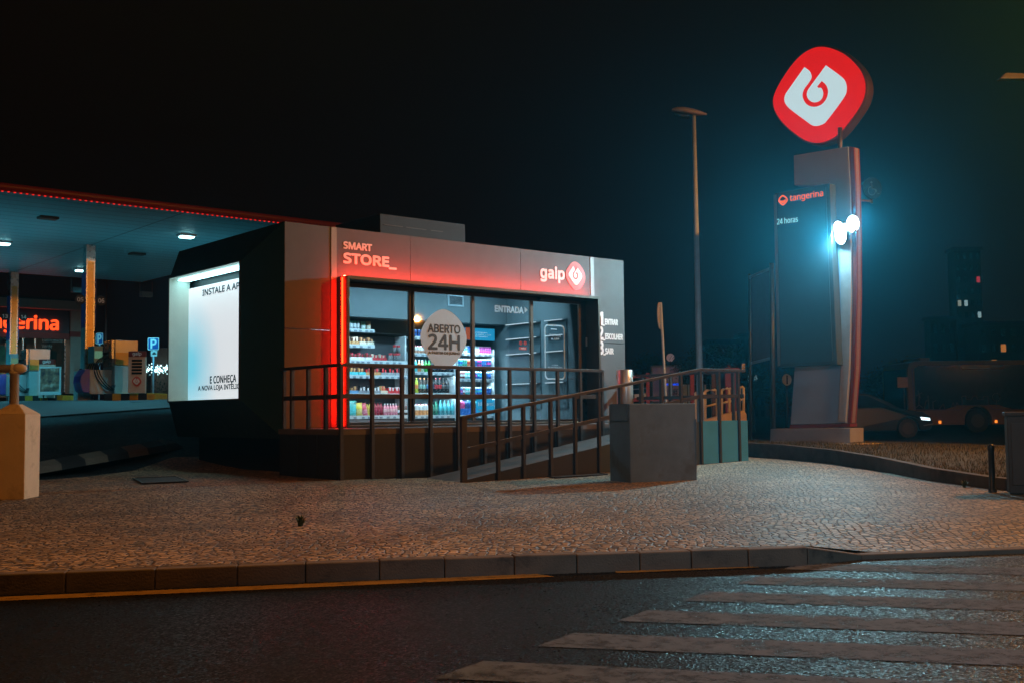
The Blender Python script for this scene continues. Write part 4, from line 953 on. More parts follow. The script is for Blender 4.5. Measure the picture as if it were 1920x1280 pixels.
b.add([(Lk, -.25, f - .03), (Lk, .3, f - .03), (Lk, .25, f - .03 + kh1), (Lk, -.06, f - .03 + .62 * kh1)], [(0, 1, 2, 3)], 0)
b.add([(0, .25, -.03 + kh0), (Lk, .25, f - .03 + kh1), (Lk, .3, f - .2), (0, .3, -.2)], [(0, 1, 2, 3)], 1)
b.build('stripes', [mat('stripe_pale', (.17, .15, .12), .7, var=.2, stain=(.12, .1, .08)), mat('stripe_dark', (.018, .017, .02), .7)], ks)

# ================================================================== GRASS BANK, PYLON, BANNER
# low retaining kerb and verge behind the cobbles on the right
wpx = [(1388, 856), (1460, 858), (1560, 864), (1640, 872), (1744, 890), (1850, 903), (1990, 915), (2500, 950)]
wl_ = [G(x, y, .01) for x, y in wpx]
htop = [.30, .27, .21, .15, .10, .07, .05, .05]
wl_ = [wl_[0] + (wl_[0] - wl_[1]).normalized() * 2.5] + wl_; htop = [.30] + htop
kw = thing('retaining_kerb', 'long dark kerb wall between the cobbles and the grass bank at right', 'kerb', wl_[1])
b = MB()
for i in range(len(wl_) - 1):
    a, c = wl_[i] - wl_[1], wl_[i + 1] - wl_[1]; d = (c - a).normalized(); n_ = Vector((-d.y, d.x, 0)); n_ = n_ if n_.dot(Vector((1, .6, 0))) > 0 else -n_
    a2, c2 = a + n_ * .14, c + n_ * .14
    b.hexa([(p.x, p.y, -.25) for p in (a, c, c2, a2)] + [(p.x, p.y, h) for p, h in ((a, htop[i]), (c, htop[i + 1]), (c2, htop[i + 1]), (a2, htop[i]))])
b.build('wall', mat('kerb_dark', (.09, .085, .08), .85, var=.25, bump=.3, stain=(.04, .038, .036)), kw)
def gbank(x, y): return .22
rowA = [(p.x + .13, p.y + .05, h - .015) for p, h in zip(wl_, htop)]
rowB = [(p.x + 2.2, p.y + 1.8, .17 + .2 * h) for p, h in zip(wl_, htop)]
rowC = [(p.x + 5.5, p.y + 3.6, .12) for p, h in zip(wl_, htop)]
rowD = [(p.x + 7.5, p.y + 5.0, -.05) for p, h in zip(wl_, htop)]
M_soilg = mat('verge_ground', (.075, .06, .025), .95, var=.4, scale=8, bump=.8, bscale=30, stain=(.045, .045, .018), stain_scale=1.5)
loft('grass_verge', [rowA, rowB, rowC, rowD], M_soilg)
b = MB()
def bil(s, t):
    k = s * (len(rowA) - 1); i = min(int(k), len(rowA) - 2); f = k - i
    rws = [rowA, rowB, rowC]; kk = t * 2; j = min(int(kk), 1); g = kk - j
    p = [Vector(r[i]).lerp(Vector(r[i + 1]), f) for r in rws]; return p[j].lerp(p[j + 1], g)
for _ in range(15000):
    q = bil(random.random() * .86, random.random() ** 1.3 * .8); h = random.uniform(.03, .085); a = random.uniform(0, 6.28); d = Vector((math.cos(a), math.sin(a), 0)); s_ = Vector((-d.y, d.x, 0)) * .005
    b.add([q - s_, q + s_, q + d * h * .5 + Vector((0, 0, h))], [(0, 1, 2)], random.randint(0, 1))
g = b.build('grass', [mat('dry_grass', (.11, .075, .02), .8, var=.3), mat('green_grass', (.055, .055, .014), .8, var=.3)], None, recalc=False); g['kind'] = 'stuff'

PYY = 24.0
PO = P(1540, 800, PYY); PO.z = 0.1
def pyp(x, y, off=0.0): q = onplane(x, y, PO + N_SIGN * off, N_SIGN) - PO; return q.dot(W_SIGN), q.z
py = thing('sign_pylon', 'tall grey price pylon with red edge, blank dark panel and orange tangerina sign', 'pylon', PO, math.atan2(W_SIGN.y, W_SIGN.x))
# local axes: x along the face, -y towards the viewer side of the face, z up
def loc(pts, y): return [(a, y, c) for a, c in pts]
def lp(px, off): return [pyp(x, y, off) for x, y in px]
M_pyl = mat('pylon_grey', (.30, .39, .56), .45, var=.05, scale=2)
M_pylred = mat('pylon_red', (.17, .02, .012), .45, var=.05)
body_px = [(1488, 292), (1590, 275), (1594, 350), (1596, 440), (1597, 560), (1594, 690), (1587, 792), (1482, 795), (1486, 740), (1490, 684), (1560, 684), (1556, 350), (1489, 348)]
bp_ = lp(body_px, 0)
MB().prism(loc(bp_, 0.0), (0, .30, 0)).build('body', M_pyl, py, .01)
# fold along the right of the face, red edge strips
ed_px = [(1591, 275), (1600, 276), (1603, 350), (1605, 450), (1605, 560), (1602, 690), (1594, 792), (1588, 792), (1595, 690), (1598, 560), (1597, 440), (1595, 350)]
ed = lp(ed_px, 0)
MB().prism(loc(ed, 0.02), (0, .06, 0)).prism(loc(ed, 0.22), (0, .06, 0)).build('edge_strip', M_pylred, py, .004)
MB().prism(loc(ed, 0.085), (0, .13, 0)).build('edge_core', mat('pylon_edge', (.25, .2, .2), .4), py)
ftp = lp([(1481, 796), (1594, 793), (1594, 799), (1481, 802)], 0)
MB().prism(loc(ftp, -.005), (0, .32, 0)).build('foot_strip', M_pylred, py)
fo = lp([(1576, 440), (1597, 440), (1598, 560), (1594, 690), (1587, 790), (1572, 790), (1577, 690), (1577, 560)], 0)
MB().prism(loc(fo, -.03), (0, .028, 0)).build('fold', mat('pylon_fold', (.40, .40, .42), .4), py, .02)
# dark panel standing proud of the body
OFFP = .34
pn_px = [(1452, 363), (1556, 344), (1560, 470), (1570, 683), (1459, 688), (1455, 560)]
pp = lp(pn_px, OFFP)
pnl = MB().prism(loc(pp, -OFFP), (0, .26, 0)).build('price_panel', mat('panel_blue_black', (.05, .085, .105), .55, var=.05), py, .012)
inn = lp([(1457, 366), (1548, 350), (1556, 560), (1561, 676), (1465, 681), (1461, 560)], OFFP + .02)
MB().prism(loc(inn, -OFFP - .02), (0, .018, 0)).build('panel_face', mat('panel_face', (.045, .10, .13), .6, var=.05), pnl)
lf = lp([(1450.5, 366), (1455.5, 365), (1463, 684), (1458, 686)], OFFP + .012)
MB().prism(loc(lf, -OFFP - .012), (0, .05, 0)).build('panel_edge', M_trim, pnl)
def pbox(x0, x1, y0, y1, off):
    a = pyp(x0, (y0 + y1) / 2, off); c = pyp(x1, (y0 + y1) / 2, off); m_ = (x0 + x1) / 2
    return a[0], c[0], pyp(m_, y1, off)[1], pyp(m_, y0, off)[1]
M_tang = glow('sign_orange', (1.0, .13, .03), 1.0); M_24 = glow('sign_cyan', (.45, .95, 1.0), .75)
OT = OFFP + .024
text('lettering', 'tangerina', M_tang, pnl, pbox(1481, 1543.5, 361, 376.5, OT), (RT, UP), (0, -OT, 0), .004, .01)
text('lettering', '24 horas', M_24, pnl, pbox(1457, 1496, 408, 419, OT), (RT, UP), (0, -OT, 0), .004, .01)
def tz(x, y): return 1420 + x / 11.6375, 330 + y / 11.636
def tmark(parent, f, m_):
    o1 = spline([f(x, y) for x, y in ((560, 420), (635, 465), (668, 525), (635, 590), (560, 652), (490, 600), (458, 545), (490, 470))], 5)
    i1 = spline([f(x, y) for x, y in ((560, 455), (618, 490), (638, 528), (612, 575), (560, 612), (512, 575), (490, 540), (512, 490))], 5)
    b = MB(); n = len(o1); b.add([(a, -.002, c) for a, c in o1] + [(a, -.002, c) for a, c in i1], [(i, (i + 1) % n, n + (i + 1) % n, n + i) for i in range(n)])
    sml = spline([f(*p) for p in ((500, 540, ), (560, 545), (622, 515), (605, 575), (560, 598), (520, 580))], 4)
    b.prism([(a, -.002, c) for a, c in sml], (0, .003, 0)); return b
ob = tmark(pnl, lambda x, y: pyp(*tz(x, y), OT), M_tang).build('smile_mark', M_tang, pnl, recalc=False); ob.location = (0, -OT - .003, 0)
# plinth and rounded foundation
pc = lp([(1444, 803), (1594, 802), (1594, 829), (1444, 830)], .1)
MB().prism(loc(pc, -.1), (0, .62, 0)).build('plinth', mat('plinth_grey', (.30, .31, .36), .6, var=.06), py, .01)
fpx = [pyp(1440, 840, .25), pyp(1612, 838, .25)]
b = MB(); x0, x1 = fpx[0][0], fpx[1][0]
b.box(x0, x1 - .25, -.32, .75, -.15, .14, 0).box(x1 - .25, x1 + .12, -.32, .75, -.15, .14, 1)
b.build('foundation', [mat('foundation_white', (.55, .54, .52), .8, var=.15, bump=.3), M_yellow], py, .06)
# post carrying the emblem sign
tp0 = pyp(1574, 280, -.12); tp1 = pyp(1575, 240, -.12)
MB().cyl((tp0[0], .12, tp0[1] - .3), (tp0[0] + .03, .12, tp1[1]), .05, n=12).build('sign_post', M_frame, py)
so_ = sgn_o - PO; sx = so_.dot(W_SIGN); sy = so_.dot(-N_SIGN); sz = so_.z
sb_ = MB().prism([(sx + a * 1.045, sy + .02, sz + c * 1.045) for a, c in EMB_OUT], (0, .30, 0)).build('sign_case', mat('sign_case', (.10, .055, .045), .4, .3), py, .03)
MB().prism([(sx + a, sy - .012, sz + c) for a, c in EMB_OUT], (0, .031, 0)).build('lit_face', glow('sign_red', (1.0, .004, .002), 0.72), sb_)
MB().prism([(sx + a, sy - .02, sz + c) for a, c in EMB_FL], (0, .006, 0)).build('flame_mark', glow('sign_white', (.62, .80, .84), .85), sb_)
# floodlights on an arm in front of the body
fl_pts = [(1574, 437, .40, .185), (1599, 420, .05, .135)]
for i, (x, y, off, r) in enumerate(fl_pts):
    c = onplane(x, y, PO + N_SIGN * off * .6, N_SIGN); to = (Vector((-0.5, 19.0, 2.6) if i == 0 else (1.8, 8.0, 0)) - c).normalized()
    lab = ('larger round white floodlight, half behind the dark panel of the pylon', 'smaller round white floodlight at the right edge of the pylon')[i]
    f = thing('floodlight', lab, 'floodlight', c)
    q = to.to_track_quat('-Z', 'Y').to_matrix()
    def W(v): return q @ Vector(v)
    n = 24; b = MB()
    OV = 1.42
    for (r0, z0), (r1, z1) in (((r, .0), (r * 1.06, .02)), ((r * 1.06, .02), (r * .9, .12)), ((r * .9, .12), (r * .45, .2))):
        k = [W((r0 * math.cos(2 * math.pi * j / n), OV * r0 * math.sin(2 * math.pi * j / n), z0)) for j in range(n)] + [W((r1 * math.cos(2 * math.pi * j / n), OV * r1 * math.sin(2 * math.pi * j / n), z1)) for j in range(n)]
        b.add(k, [(j, (j + 1) % n, n + (j + 1) % n, n + j) for j in range(n)])
    b.beam(W((0, 0, .18)), W((0, 0, .22)) + (-N_SIGN) * (off * .6 - .1), .05, .05)
    b.build('housing', M_black, f)
    b = MB(); k = [W((r * .97 * math.cos(2 * math.pi * j / n), OV * r * .97 * math.sin(2 * math.pi * j / n), .003)) for j in range(n)]; b.add(k, [tuple(range(n))])
    b.build('lens', glow('flood_lens', (.93, .98, 1.0), 6.0), f, recalc=False)
    if i == 0: lamp('pylon_fill', 'SPOT', c + N_SIGN * .25, 190, FLOOD, .1, onplane(1545, 720, PO, N_SIGN), R(120), 1.0)  # extra spot added to brighten the pylon body like floodlight spill
    lamp('flood_light', 'SPOT', c + to * .06, 2900 if i == 0 else 800, FLOOD, .10, c + to * 5 - Vector((0, 0, .3)), R(104), 1.0)
# banner on two posts
BO = P(1427, 800, 27.0); BO.z = .15
bw_ = Vector((.36, -.93, 0)).normalized(); bnn = Vector((-.93, -.36, 0)).normalized()
def bpx(x, y): q = onplane(x, y, BO, bnn) - BO; return q.dot(bw_), q.z
bnr = thing('banner_stand', 'dark purple banner stretched between two tall thin posts beside the pylon', 'banner', BO, math.atan2(bw_.y, bw_.x))
for (xa, ya), r in (((1405, 514), .035), ((1447, 494), .06)):
    a = bpx(xa, ya); c = bpx(xa + 1.5, 800)
    MB().cyl((c[0], 0, -.2), (a[0], 0, a[1]), r, n=10).build('post', mat('banner_post', (.05, .06, .07), .4, .4), bnr)
pts = [bpx(*p) for p in ((1409, 520), (1443, 506), (1444, 590), (1445, 671), (1412, 680), (1410, 600))]
MB().prism(loc(pts, -.01), (0, .02, 0)).build('cloth', mat('banner_cloth', (.23, .16, .22), .7, var=.1), bnr)
for p, q in (((1407, 520), (1446, 504)), ((1411, 680), (1447, 671))):
    a, c = bpx(*p), bpx(*q); MB().beam((a[0], -.02, a[1]), (c[0], -.02, c[1]), .05, .06).build('cross_bar', M_galv, bnr)

# ================================================================== PETROL STATION
FZ = lambda p: gz(p[0], p[1])
SOF = 6.95
CU0, CU1, CV0, CV1 = -22.0, 10.15, 14.36, 31.7
cn = thing('fuel_canopy', 'wide flat fuel station canopy with red edge, dotted red lights and teal underside', 'canopy', S(4.6, 22.4, 0), ANG)
cu, cvv = 4.6, 22.4
def soffit_mat():
    m = mat('soffit_panel', (.44, .66, .70), .5, var=.05, scale=.6); nt = m.node_tree; N = nt.nodes; L = nt.links
    tc = N.new('ShaderNodeTexCoord'); sp = N.new('ShaderNodeSeparateXYZ'); L.new(tc.outputs['Object'], sp.inputs[0])
    def line(out, period, width):
        a = N.new('ShaderNodeMath'); a.operation = 'DIVIDE'; a.inputs[1].default_value = period; L.new(out, a.inputs[0])
        f = N.new('ShaderNodeMath'); f.operation = 'FRACT'; L.new(a.outputs[0], f.inputs[0])
        g = N.new('ShaderNodeMath'); g.operation = 'LESS_THAN'; g.inputs[1].default_value = width; L.new(f.outputs[0], g.inputs[0]); return g
    l1 = line(sp.outputs['Y'], .62, .06); l2 = line(sp.outputs['X'], 6.1, .008)
    mxx = N.new('ShaderNodeMath'); mxx.operation = 'MAXIMUM'; L.new(l1.outputs[0], mxx.inputs[0]); L.new(l2.outputs[0], mxx.inputs[1])
    mx = N.new('ShaderNodeMix'); mx.data_type = 'RGBA'; mx.inputs['B'].default_value = (.16, .17, .175, 1)
    bs = N['Principled BSDF']; src = bs.inputs['Base Color'].links[0].from_socket; L.new(src, mx.inputs['A']); L.new(mxx.outputs[0], mx.inputs['Factor']); L.new(mx.outputs['Result'], bs.inputs['Base Color']); return m
MB().box(CU0 - cu, CU1 - cu, CV0 - cvv, CV1 - cvv, SOF, SOF + .16).build('soffit', soffit_mat(), cn)
b = MB(); M_cred = mat('canopy_red', (.30, .025, .01), .45, var=.05)
def fascia(b, a, c, out):
    a, c, out = Vector(a), Vector(c), Vector(out); prof = [(.02, -.03), (.09, .01), (.13, .07), (.13, .13), (.10, .18), (.02, .20)]
    rowa = [a + out * x + Vector((0, 0, SOF + z)) for x, z in prof]; rowc = [c + out * x + Vector((0, 0, SOF + z)) for x, z in prof]; n = len(prof)
    b.add(rowa + rowc, [(i, i + 1, n + i + 1, n + i) for i in range(n - 1)], 0, True)
fascia(b, (CU0 - cu, CV0 - cvv, 0), (CU1 - cu + .1, CV0 - cvv, 0), (0, -1, 0)); fascia(b, (CU1 - cu, CV0 - cvv - .1, 0), (CU1 - cu, CV1 - cvv, 0), (1, 0, 0)); fascia(b, (CU0 - cu, CV1 - cvv, 0), (CU1 - cu, CV1 - cvv, 0), (0, 1, 0))
b.build('fascia', M_cred, cn, recalc=False)
b = MB(); b.box(0, .055, -.05, -.015, -.045, -.02); d0 = b.build('led_dot', glow('canopy_led', (1.0, .02, .015), 1.0), cn); x = -3.0 - cu; d0.location = (x, CV0 - cvv, SOF); x += .155
while x < CU1 - cu: d1 = d0.copy(); col.objects.link(d1); d1.parent = cn; d1.location = (x, CV0 - cvv, SOF); x += .155
for px, lit in (((350, 440), 1), ((5, 453), 1), ((90, 407), 0), ((257, 475), 0), ((153, 504), 1)):
    q = uv(G(*px, SOF)); x, y = q[0] - cu, q[1] - cvv
    f = MB().box(x - .27, x + .27, y - .19, y + .19, SOF - .07, SOF - .001).build('light_fitting', M_frame if not lit else M_white, cn, .01)
    if lit:
        MB().box(x - .21, x + .21, y - .14, y + .14, SOF - .12, SOF - .071).build('lens', glow('canopy_lens', (.45, .95, 1.0), 9.0), f, .01)
for (u, v) in ((8.2, 22), (0.8, 22), (-4.5, 20), (8.2, 28), (0.8, 28), (-4.5, 28), (-10, 22)):
    lamp('canopy_light', 'SPOT', S(u, v, SOF - .15), 900, (.11, .72, .95), .25, S(u, v + 4.5, 0), R(105), .6)
for (u, v) in ((7.8, 19.5), (1.2, 20.0), (1.5, 27.5), (-6.0, 20.0)):                  # unseen fill spots added over the pump islands to brighten the soffit
    lamp('soffit_fill', 'SPOT', S(u, v, 2.6), 130, (.10, .70, .95), .5, S(u, v, 9), R(120), 1.0)
for (u, v) in ((6.3, 18.6), (1.2, 18.6), (-4.5, 18.6)):
    lamp('canopy_light', 'SPOT', S(u, v, SOF - .15), 700, (.11, .72, .95), .25, S(u, v - .6, 0), R(84), .5)
# concrete apron under the canopy
ap = [[tuple(S(u, v, gz(*S(u, v)[:2]) + .012)) for u in [CU0 + (CU1 - CU0 + 1.5) * i / 12 for i in range(13)]] for v in [15.2 + 20 * j / 10 for j in range(11)]]
loft('forecourt', ap, mat('apron_concrete', (.11, .11, .11), .75, var=.15, scale=1.5, bump=.2))
M_wrapb = mat('wrap_blue', (.06, .12, .42), .4, var=.2, scale=3, stain=(.25, .1, .4), stain_scale=2.5)
M_wrapt = mat('wrap_teal', (.22, .45, .48), .4)
def column(u, v, nums):
    x, y = u - cu, v - cvv; z0 = FZ(S(u, v)) - .1
    c = MB().box(x - .16, x + .16, y - .16, y + .16, z0, SOF).build('column', M_steel, cn, .01)
    MB().box(x - .185, x - .162, y - .2, y + .2, z0 + 2.6, SOF - 1.0).build('wrap', M_wrapb, c); MB().box(x - .185, x - .162, y - .2, y + .2, z0 + .9, z0 + 2.59).build('wrap', M_wrapt, c)
    MB().box(x + .162, x + .185, y - .2, y + .2, z0 + 2.6, SOF - 1.2).build('wrap', M_wrapb, c)
    text('lettering', 'ecologic', M_letter, c, (-(y + .08), -(y - .12), z0 + 3.0, z0 + 4.7), (RTE, UP), (x - .186, 0, 0), .003, .0) if False else None
    MB().box(x - .10, x + .10, y - .175, y - .162, z0 + .8, SOF - .6).build('cover_strip', mat('cover_amber', (.62, .40, .12), .3, .5), c)
    for k, (sx_, body) in enumerate(nums):
        dx = x + sx_ * .36
        d = MB().lathe([(.17, 0), (.17, .03)], (dx, y - .2, z0 + 3.55), 24, axis='y').build('number_disc', M_hblack, c)
        text('lettering', body, M_letter, d, (dx - .10, dx + .10, z0 + 3.48, z0 + 3.62), (RT, UP), (0, y - .201, 0), .003, .02)
column(4.6, 22.4, ((-1, '05'), (1, '06'))); column(4.66, 31.4, ((-1, '13'), (1, '14')))
for px, py_ in ((256, 541), (100, 541)):
    q = uv(G(px, 533, SOF)); x, y = q[0] - cu, min(q[1], CV1 - .2) - cvv
    b = MB(); b.beam((x - .28, y, SOF), (x - .28, y, SOF - .55), .03, .03).beam((x + .28, y, SOF), (x + .28, y, SOF - .55), .03, .03).box(x - .25, x + .25, y - .15, y + .15, SOF - .68, SOF - .45)
    b.build('hung_lamp', mat('hung_lamp', (.12, .2, .22), .4), cn, .01)
# islands, pumps
def at_f(px, py_, Y):
    q = P(px, py_, Y); return q
def island(pxl, pxr, Y, lab):
    a, c = P(pxl, 748, Y), P(pxr, 748, Y); z0 = FZ(((a.x + c.x) / 2, Y)); ctr = (a + c) / 2; L_ = (c - a).length
    t = thing('pump_island', lab, 'kerb', (ctr.x, ctr.y, z0), 0)
    b = MB(); n = int(L_ / .26); 
    for i in range(n): b.box(-L_ / 2 + i * L_ / n, -L_ / 2 + (i + 1) * L_ / n, 0, 1.6, -.1, .22, i % 2)
    b.build('kerb_stripes', [M_hblack, M_yellow], t, .02); return t, z0 + .22
Y1, Y2 = 37.3, 42.5
i1, zi1 = island(194, 291, Y1 - .6, 'striped yellow and black pump island kerb nearest the store')
i2, zi2 = island(32, 118, Y2 - .6, 'striped yellow and black pump island kerb at far left')
M_pteal = mat('pump_grey_teal', (.45, .52, .53), .45, var=.05); M_psil = mat('pump_silver', (.52, .5, .47), .33, .7, var=.1, scale=4)
def pump(pxc, Y, zb, lab):
    q = P(pxc, 700, Y); t = thing('fuel_pump', lab, 'fuel pump', (q.x, q.y, zb), ANG, 'fuel pumps under the canopy')
    MB().box(0, .62, 0, 1.1, 0, .95).box(-.75, -.002, .25, 1.0, 0, .82).build('cabinet', M_pteal, t, .015)
    MB().box(.64, .80, -.02, 1.0, 0, .97).build('front_shield', mat('shield_grey', (.42, .42, .45), .5), t, .02)
    h = MB().box(0, .80, .0, .9, .96, 1.82).build('head', M_psil, t, .02)
    MB().box(.02, .55, -.02, -.002, 1.0, 1.40).build('head_panel', mat('pump_amber', (.6, .36, .08), .35, .4), h)
    for k in range(6):
        y = .02 + k * .14
        MB().box(-.10, -.02, y, y + .05, .95, 1.80).build('hose_mast', M_steel, t)
        n = 12; path = []
        for j in range(n + 1):
            s = j / n; path.append((-.12 - .42 * math.sin(math.pi * s) ** .8 - .05 * k * s, y + .02 - .12 * s, 1.35 - 1.15 * s ** 1.2 + (.0 if j < n else .0)))
        path += [(-.05, y - .1, .12), (-.01, y - .1, .30)]
        MB().tube(path, .019, 6).build('hose', M_rubber, t)
        MB().box(-.20, -.10, y - .005, y + .055, 1.20, 1.42).build('nozzle', M_rubber, t, .01)
    MB().box(-.60, -.30, .3, .9, 1.05, 1.62).build('display_head', mat('pump_display', (.2, .4, .42), .4), t, .015)
    MB().box(-.58, -.32, .288, .299, 1.2, 1.45).build('display', glow('pump_lcd', (.25, .55, .35), .35), t)
    pts = [(-.76, 0.2, .05), (-.76, .2, .85), (-.9, .2, .82), (-1.05, .2, .6), (-1.08, .2, .4), (-1.02, .2, .15), (-.95, .2, .05)]
    MB().prism(pts, (0, .7, 0)).build('side_cowl', mat('cowl_purple', (.12, .10, .42), .4, var=.1, stain=(.4, .06, .2), stain_scale=3), t, .02)
    return t
pu1 = pump(215, Y1, zi1, 'fuel pump with amber lit head standing beside the right canopy column')
pump(54, Y2, zi2, 'fuel pump at far left, partly behind the framed poster')
def totem(px0, px1, py0, py1, Y, zb, lab):
    a, c = P(px0, py1, Y), P(px1, py0, Y); w = (c.x - a.x); h = P(px0, py0, Y).z - zb
    t = thing('price_totem', lab, 'price totem', (a.x, a.y, zb), R(6), 'price totems by the pumps')
    MB().box(0, w, 0, .18, 0, h * .865).build('body', mat('totem_beige', (.62, .52, .43), .5, var=.05), t, .01)
    hd_ = MB().box(0, w, -.01, .19, h * .867, h).build('head', M_pylred, t, .01)
    text('lettering', 'galp', M_letter, hd_, (w * .25, w * .76, h * .88, h * .98), (RT, UP), (0, -.011, 0), .004, .02)
    for k in range(5):
        z = h * (.80 - k * .075); MB().box(w * .2, w * .8, -.008, -.001, z - h * .05, z).build('price_window', mat('price_dark', (.02, .02, .02), .1, spec=.8), t)
    emblem(t, (0, -.001, 0), RT, UP, w * .5, h * .28, w * .56, h * .24, .006, mat('emblem_dim', (.6, .09, .05), .5), mat('emblem_beige', (.7, .62, .55), .5)); return t
totem(240, 272, 658, 738, Y1 - .9, zi1, 'beige price totem with red galp head in front of the right pump')
totem(72, 101, 673, 739, Y2 - .9, zi2 - .1, 'beige price totem with red galp head behind the framed poster')
# poster stand
a, c = P(72, 740, Y2 - 1.6), P(114, 687, Y2 - 1.6)
ps = thing('poster_stand', 'white framed poster stand between the pumps', 'poster', (a.x, a.y, FZ(a) + .0), 0)
w, h = c.x - a.x, c.z - FZ(a)
zb_ = max(.0, a.z - FZ(a))
b = MB(); f_ = .05
b.box(0, f_, 0, .06, zb_, h).box(w - f_, w, 0, .06, zb_, h).box(f_, w - f_, 0, .06, h - f_, h).box(f_, w - f_, 0, .06, zb_, zb_ + f_ + .08)
b.build('frame', M_white, ps, .008)
m = bpy.data.materials.new('poster_print'); m.use_nodes = True; nt = m.node_tree; N = nt.nodes; L = nt.links; bs = N['Principled BSDF']
tc = N.new('ShaderNodeTexCoord'); nz = N.new('ShaderNodeTexNoise'); nz.inputs['Scale'].default_value = 4.5; nz.inputs['Detail'].default_value = 4; L.new(tc.outputs['Object'], nz.inputs['Vector']); cr = N.new('ShaderNodeValToRGB'); e = cr.color_ramp.elements
e[0].position = .35; e[0].color = (.10, .05, .06, 1); e[1].position = .7; e[1].color = (.75, .62, .52, 1); x_ = e.new(.52); x_.color = (.4, .22, .14, 1); L.new(nz.outputs['Fac'], cr.inputs[0]); L.new(cr.outputs[0], bs.inputs['Base Color'])
MB().box(f_, w - f_, .02, .04, zb_ + f_ + .08, h - f_).build('poster', m, ps)
MB().box(.1, w - .1, -.05, .3, 0, .03).box(.15, .2, .02, .05, .03, zb_).box(w - .2, w - .15, .02, .05, .03, zb_).build('foot', M_frame, ps)
# extinguisher on the column foot
q = P(150, 708, 37.9); fe = thing('fire_extinguisher', 'red fire extinguisher hanging at the foot of the right canopy column', 'extinguisher', (q.x, q.y, q.z - .3), 0)
MB().lathe([(.08, 0), (.09, .02), (.09, .44), (.05, .54), (.03, .56)], n=14).build('cylinder', M_red, fe); MB().box(-.02, .06, -.02, .02, .56, .62).tube([(.03, 0, .58), (.12, 0, .5), (.11, 0, .2)], .014, 6).build('valve', M_rubber, fe)
q = P(160, 690, 37.95); wb = thing('service_box', 'teal grey service box at the foot of the right canopy column', 'box', (P(157, 745, 37.8).x, 37.8, FZ(P(157, 745, 37.8))), ANG)
MB().box(-.25, .2, -.1, .3, 0, 1.0).build('body', M_pteal, wb, .02)
# red payment board beside the right pump
# ------------------------------------------------------------------ station shop behind the canopy
SHY = 52.0; q0 = uv(P(140, 680, SHY)); VS = q0[1]
def sx_(px, py_): a = onv(px, py_, VS); return a[0], a[1]
st_ = thing('station_shop', 'station shop with glowing orange tangerina sign over glazed front', 'shop', S(q0[0], VS, FZ(P(140, 680, SHY))), ANG)
u00, z00 = q0[0], FZ(P(140, 680, SHY))
def sb2(name, px0, px1, py0, py1, y0, y1, m, bev=0, par=None):
    xa, xb = sx_(px0, (py0 + py1) / 2)[0] - u00, sx_(px1, (py0 + py1) / 2)[0] - u00; mid = (px0 + px1) / 2; za_, zb2 = sx_(mid, py1)[1] - z00, sx_(mid, py0)[1] - z00
    return MB().box(xa, xb, y0, y1, za_, zb2).build(name, m, par or st_, bev), (xa, xb, za_, zb2)
M_beige = mat('station_beige', (.42, .34, .28), .7, var=.08); M_sfas = mat('station_fascia', (.055, .05, .065), .5)
sb2('fascia', -120, 130, 577, 621, 0, .3, M_sfas); sb2('pillar', 131, 152, 577, 737, -.05, .6, M_beige); sb2('beam', -120, 156, 560, 577, -.4, .6, M_beige)
sb2('red_band', -120, 130, 621, 632, -.03, .3, mat('band_red', (.3, .03, .02), .5)); sb2('red_band', 131, 152, 622, 632, -.06, .6, mat('band_red', (.3, .03, .02), .5))
wx = sb2('back_wall', -120, 152, 560, 740, 5.0, 5.2, mat('shop_inside', (.3, .27, .24), .6))
sb2('roof', -120, 156, 556, 560, -.4, 5.2, M_dark)
for px in (-30, 43, 66, 122): sb2('window_frame', px - 1.0, px + 1.0, 632, 734, .02, .1, M_steel)
sb2('window_pane', -30, 44, 632, 734, .05, .06, M_glass); wp_, bxx = sb2('window_pane', 66, 121, 633, 690, .05, .07, mat('poster_dark', (.02, .035, .03), .15))
text('lettering', 'Eletricidade\nVerde', mat('ink_pale', (.5, .55, .5), .5), wp_, (bxx[0] + .3, bxx[0] + 1.25, bxx[2] + .95, bxx[2] + 1.4), (RT, UP), (0, .049, 0), .003, .0)
sb2('door', 66, 121, 691, 735, .05, .09, mat('door_dark', (.03, .045, .045), .2)); sb2('display_goods', 28, 64, 640, 700, 1.2, 1.6, mat('goods_warm', (.4, .16, .1), .6, var=.5, scale=3)); sb2('display_goods', -25, 24, 645, 720, 1.2, 1.6, mat('goods_green', (.08, .3, .15), .6, var=.6, scale=3))
xl, xr = sx_(-52, 610)[0] - u00, sx_(108.5, 610)[0] - u00; zl, zh_ = sx_(60, 625)[1] - z00, sx_(60, 592)[1] - z00
text('lettering', 'tangerina', glow('tangerina_letters', (1.0, .065, .012), 2.4), st_, (xl, xr, zl, zh_), (RT, UP), (0, -.002, 0), .08, .02)
local_light('shop_light', sx_(60, 680)[0], VS + 2.5, z00 + 3.0, 60, (1.0, .85, .65), 5, 2)
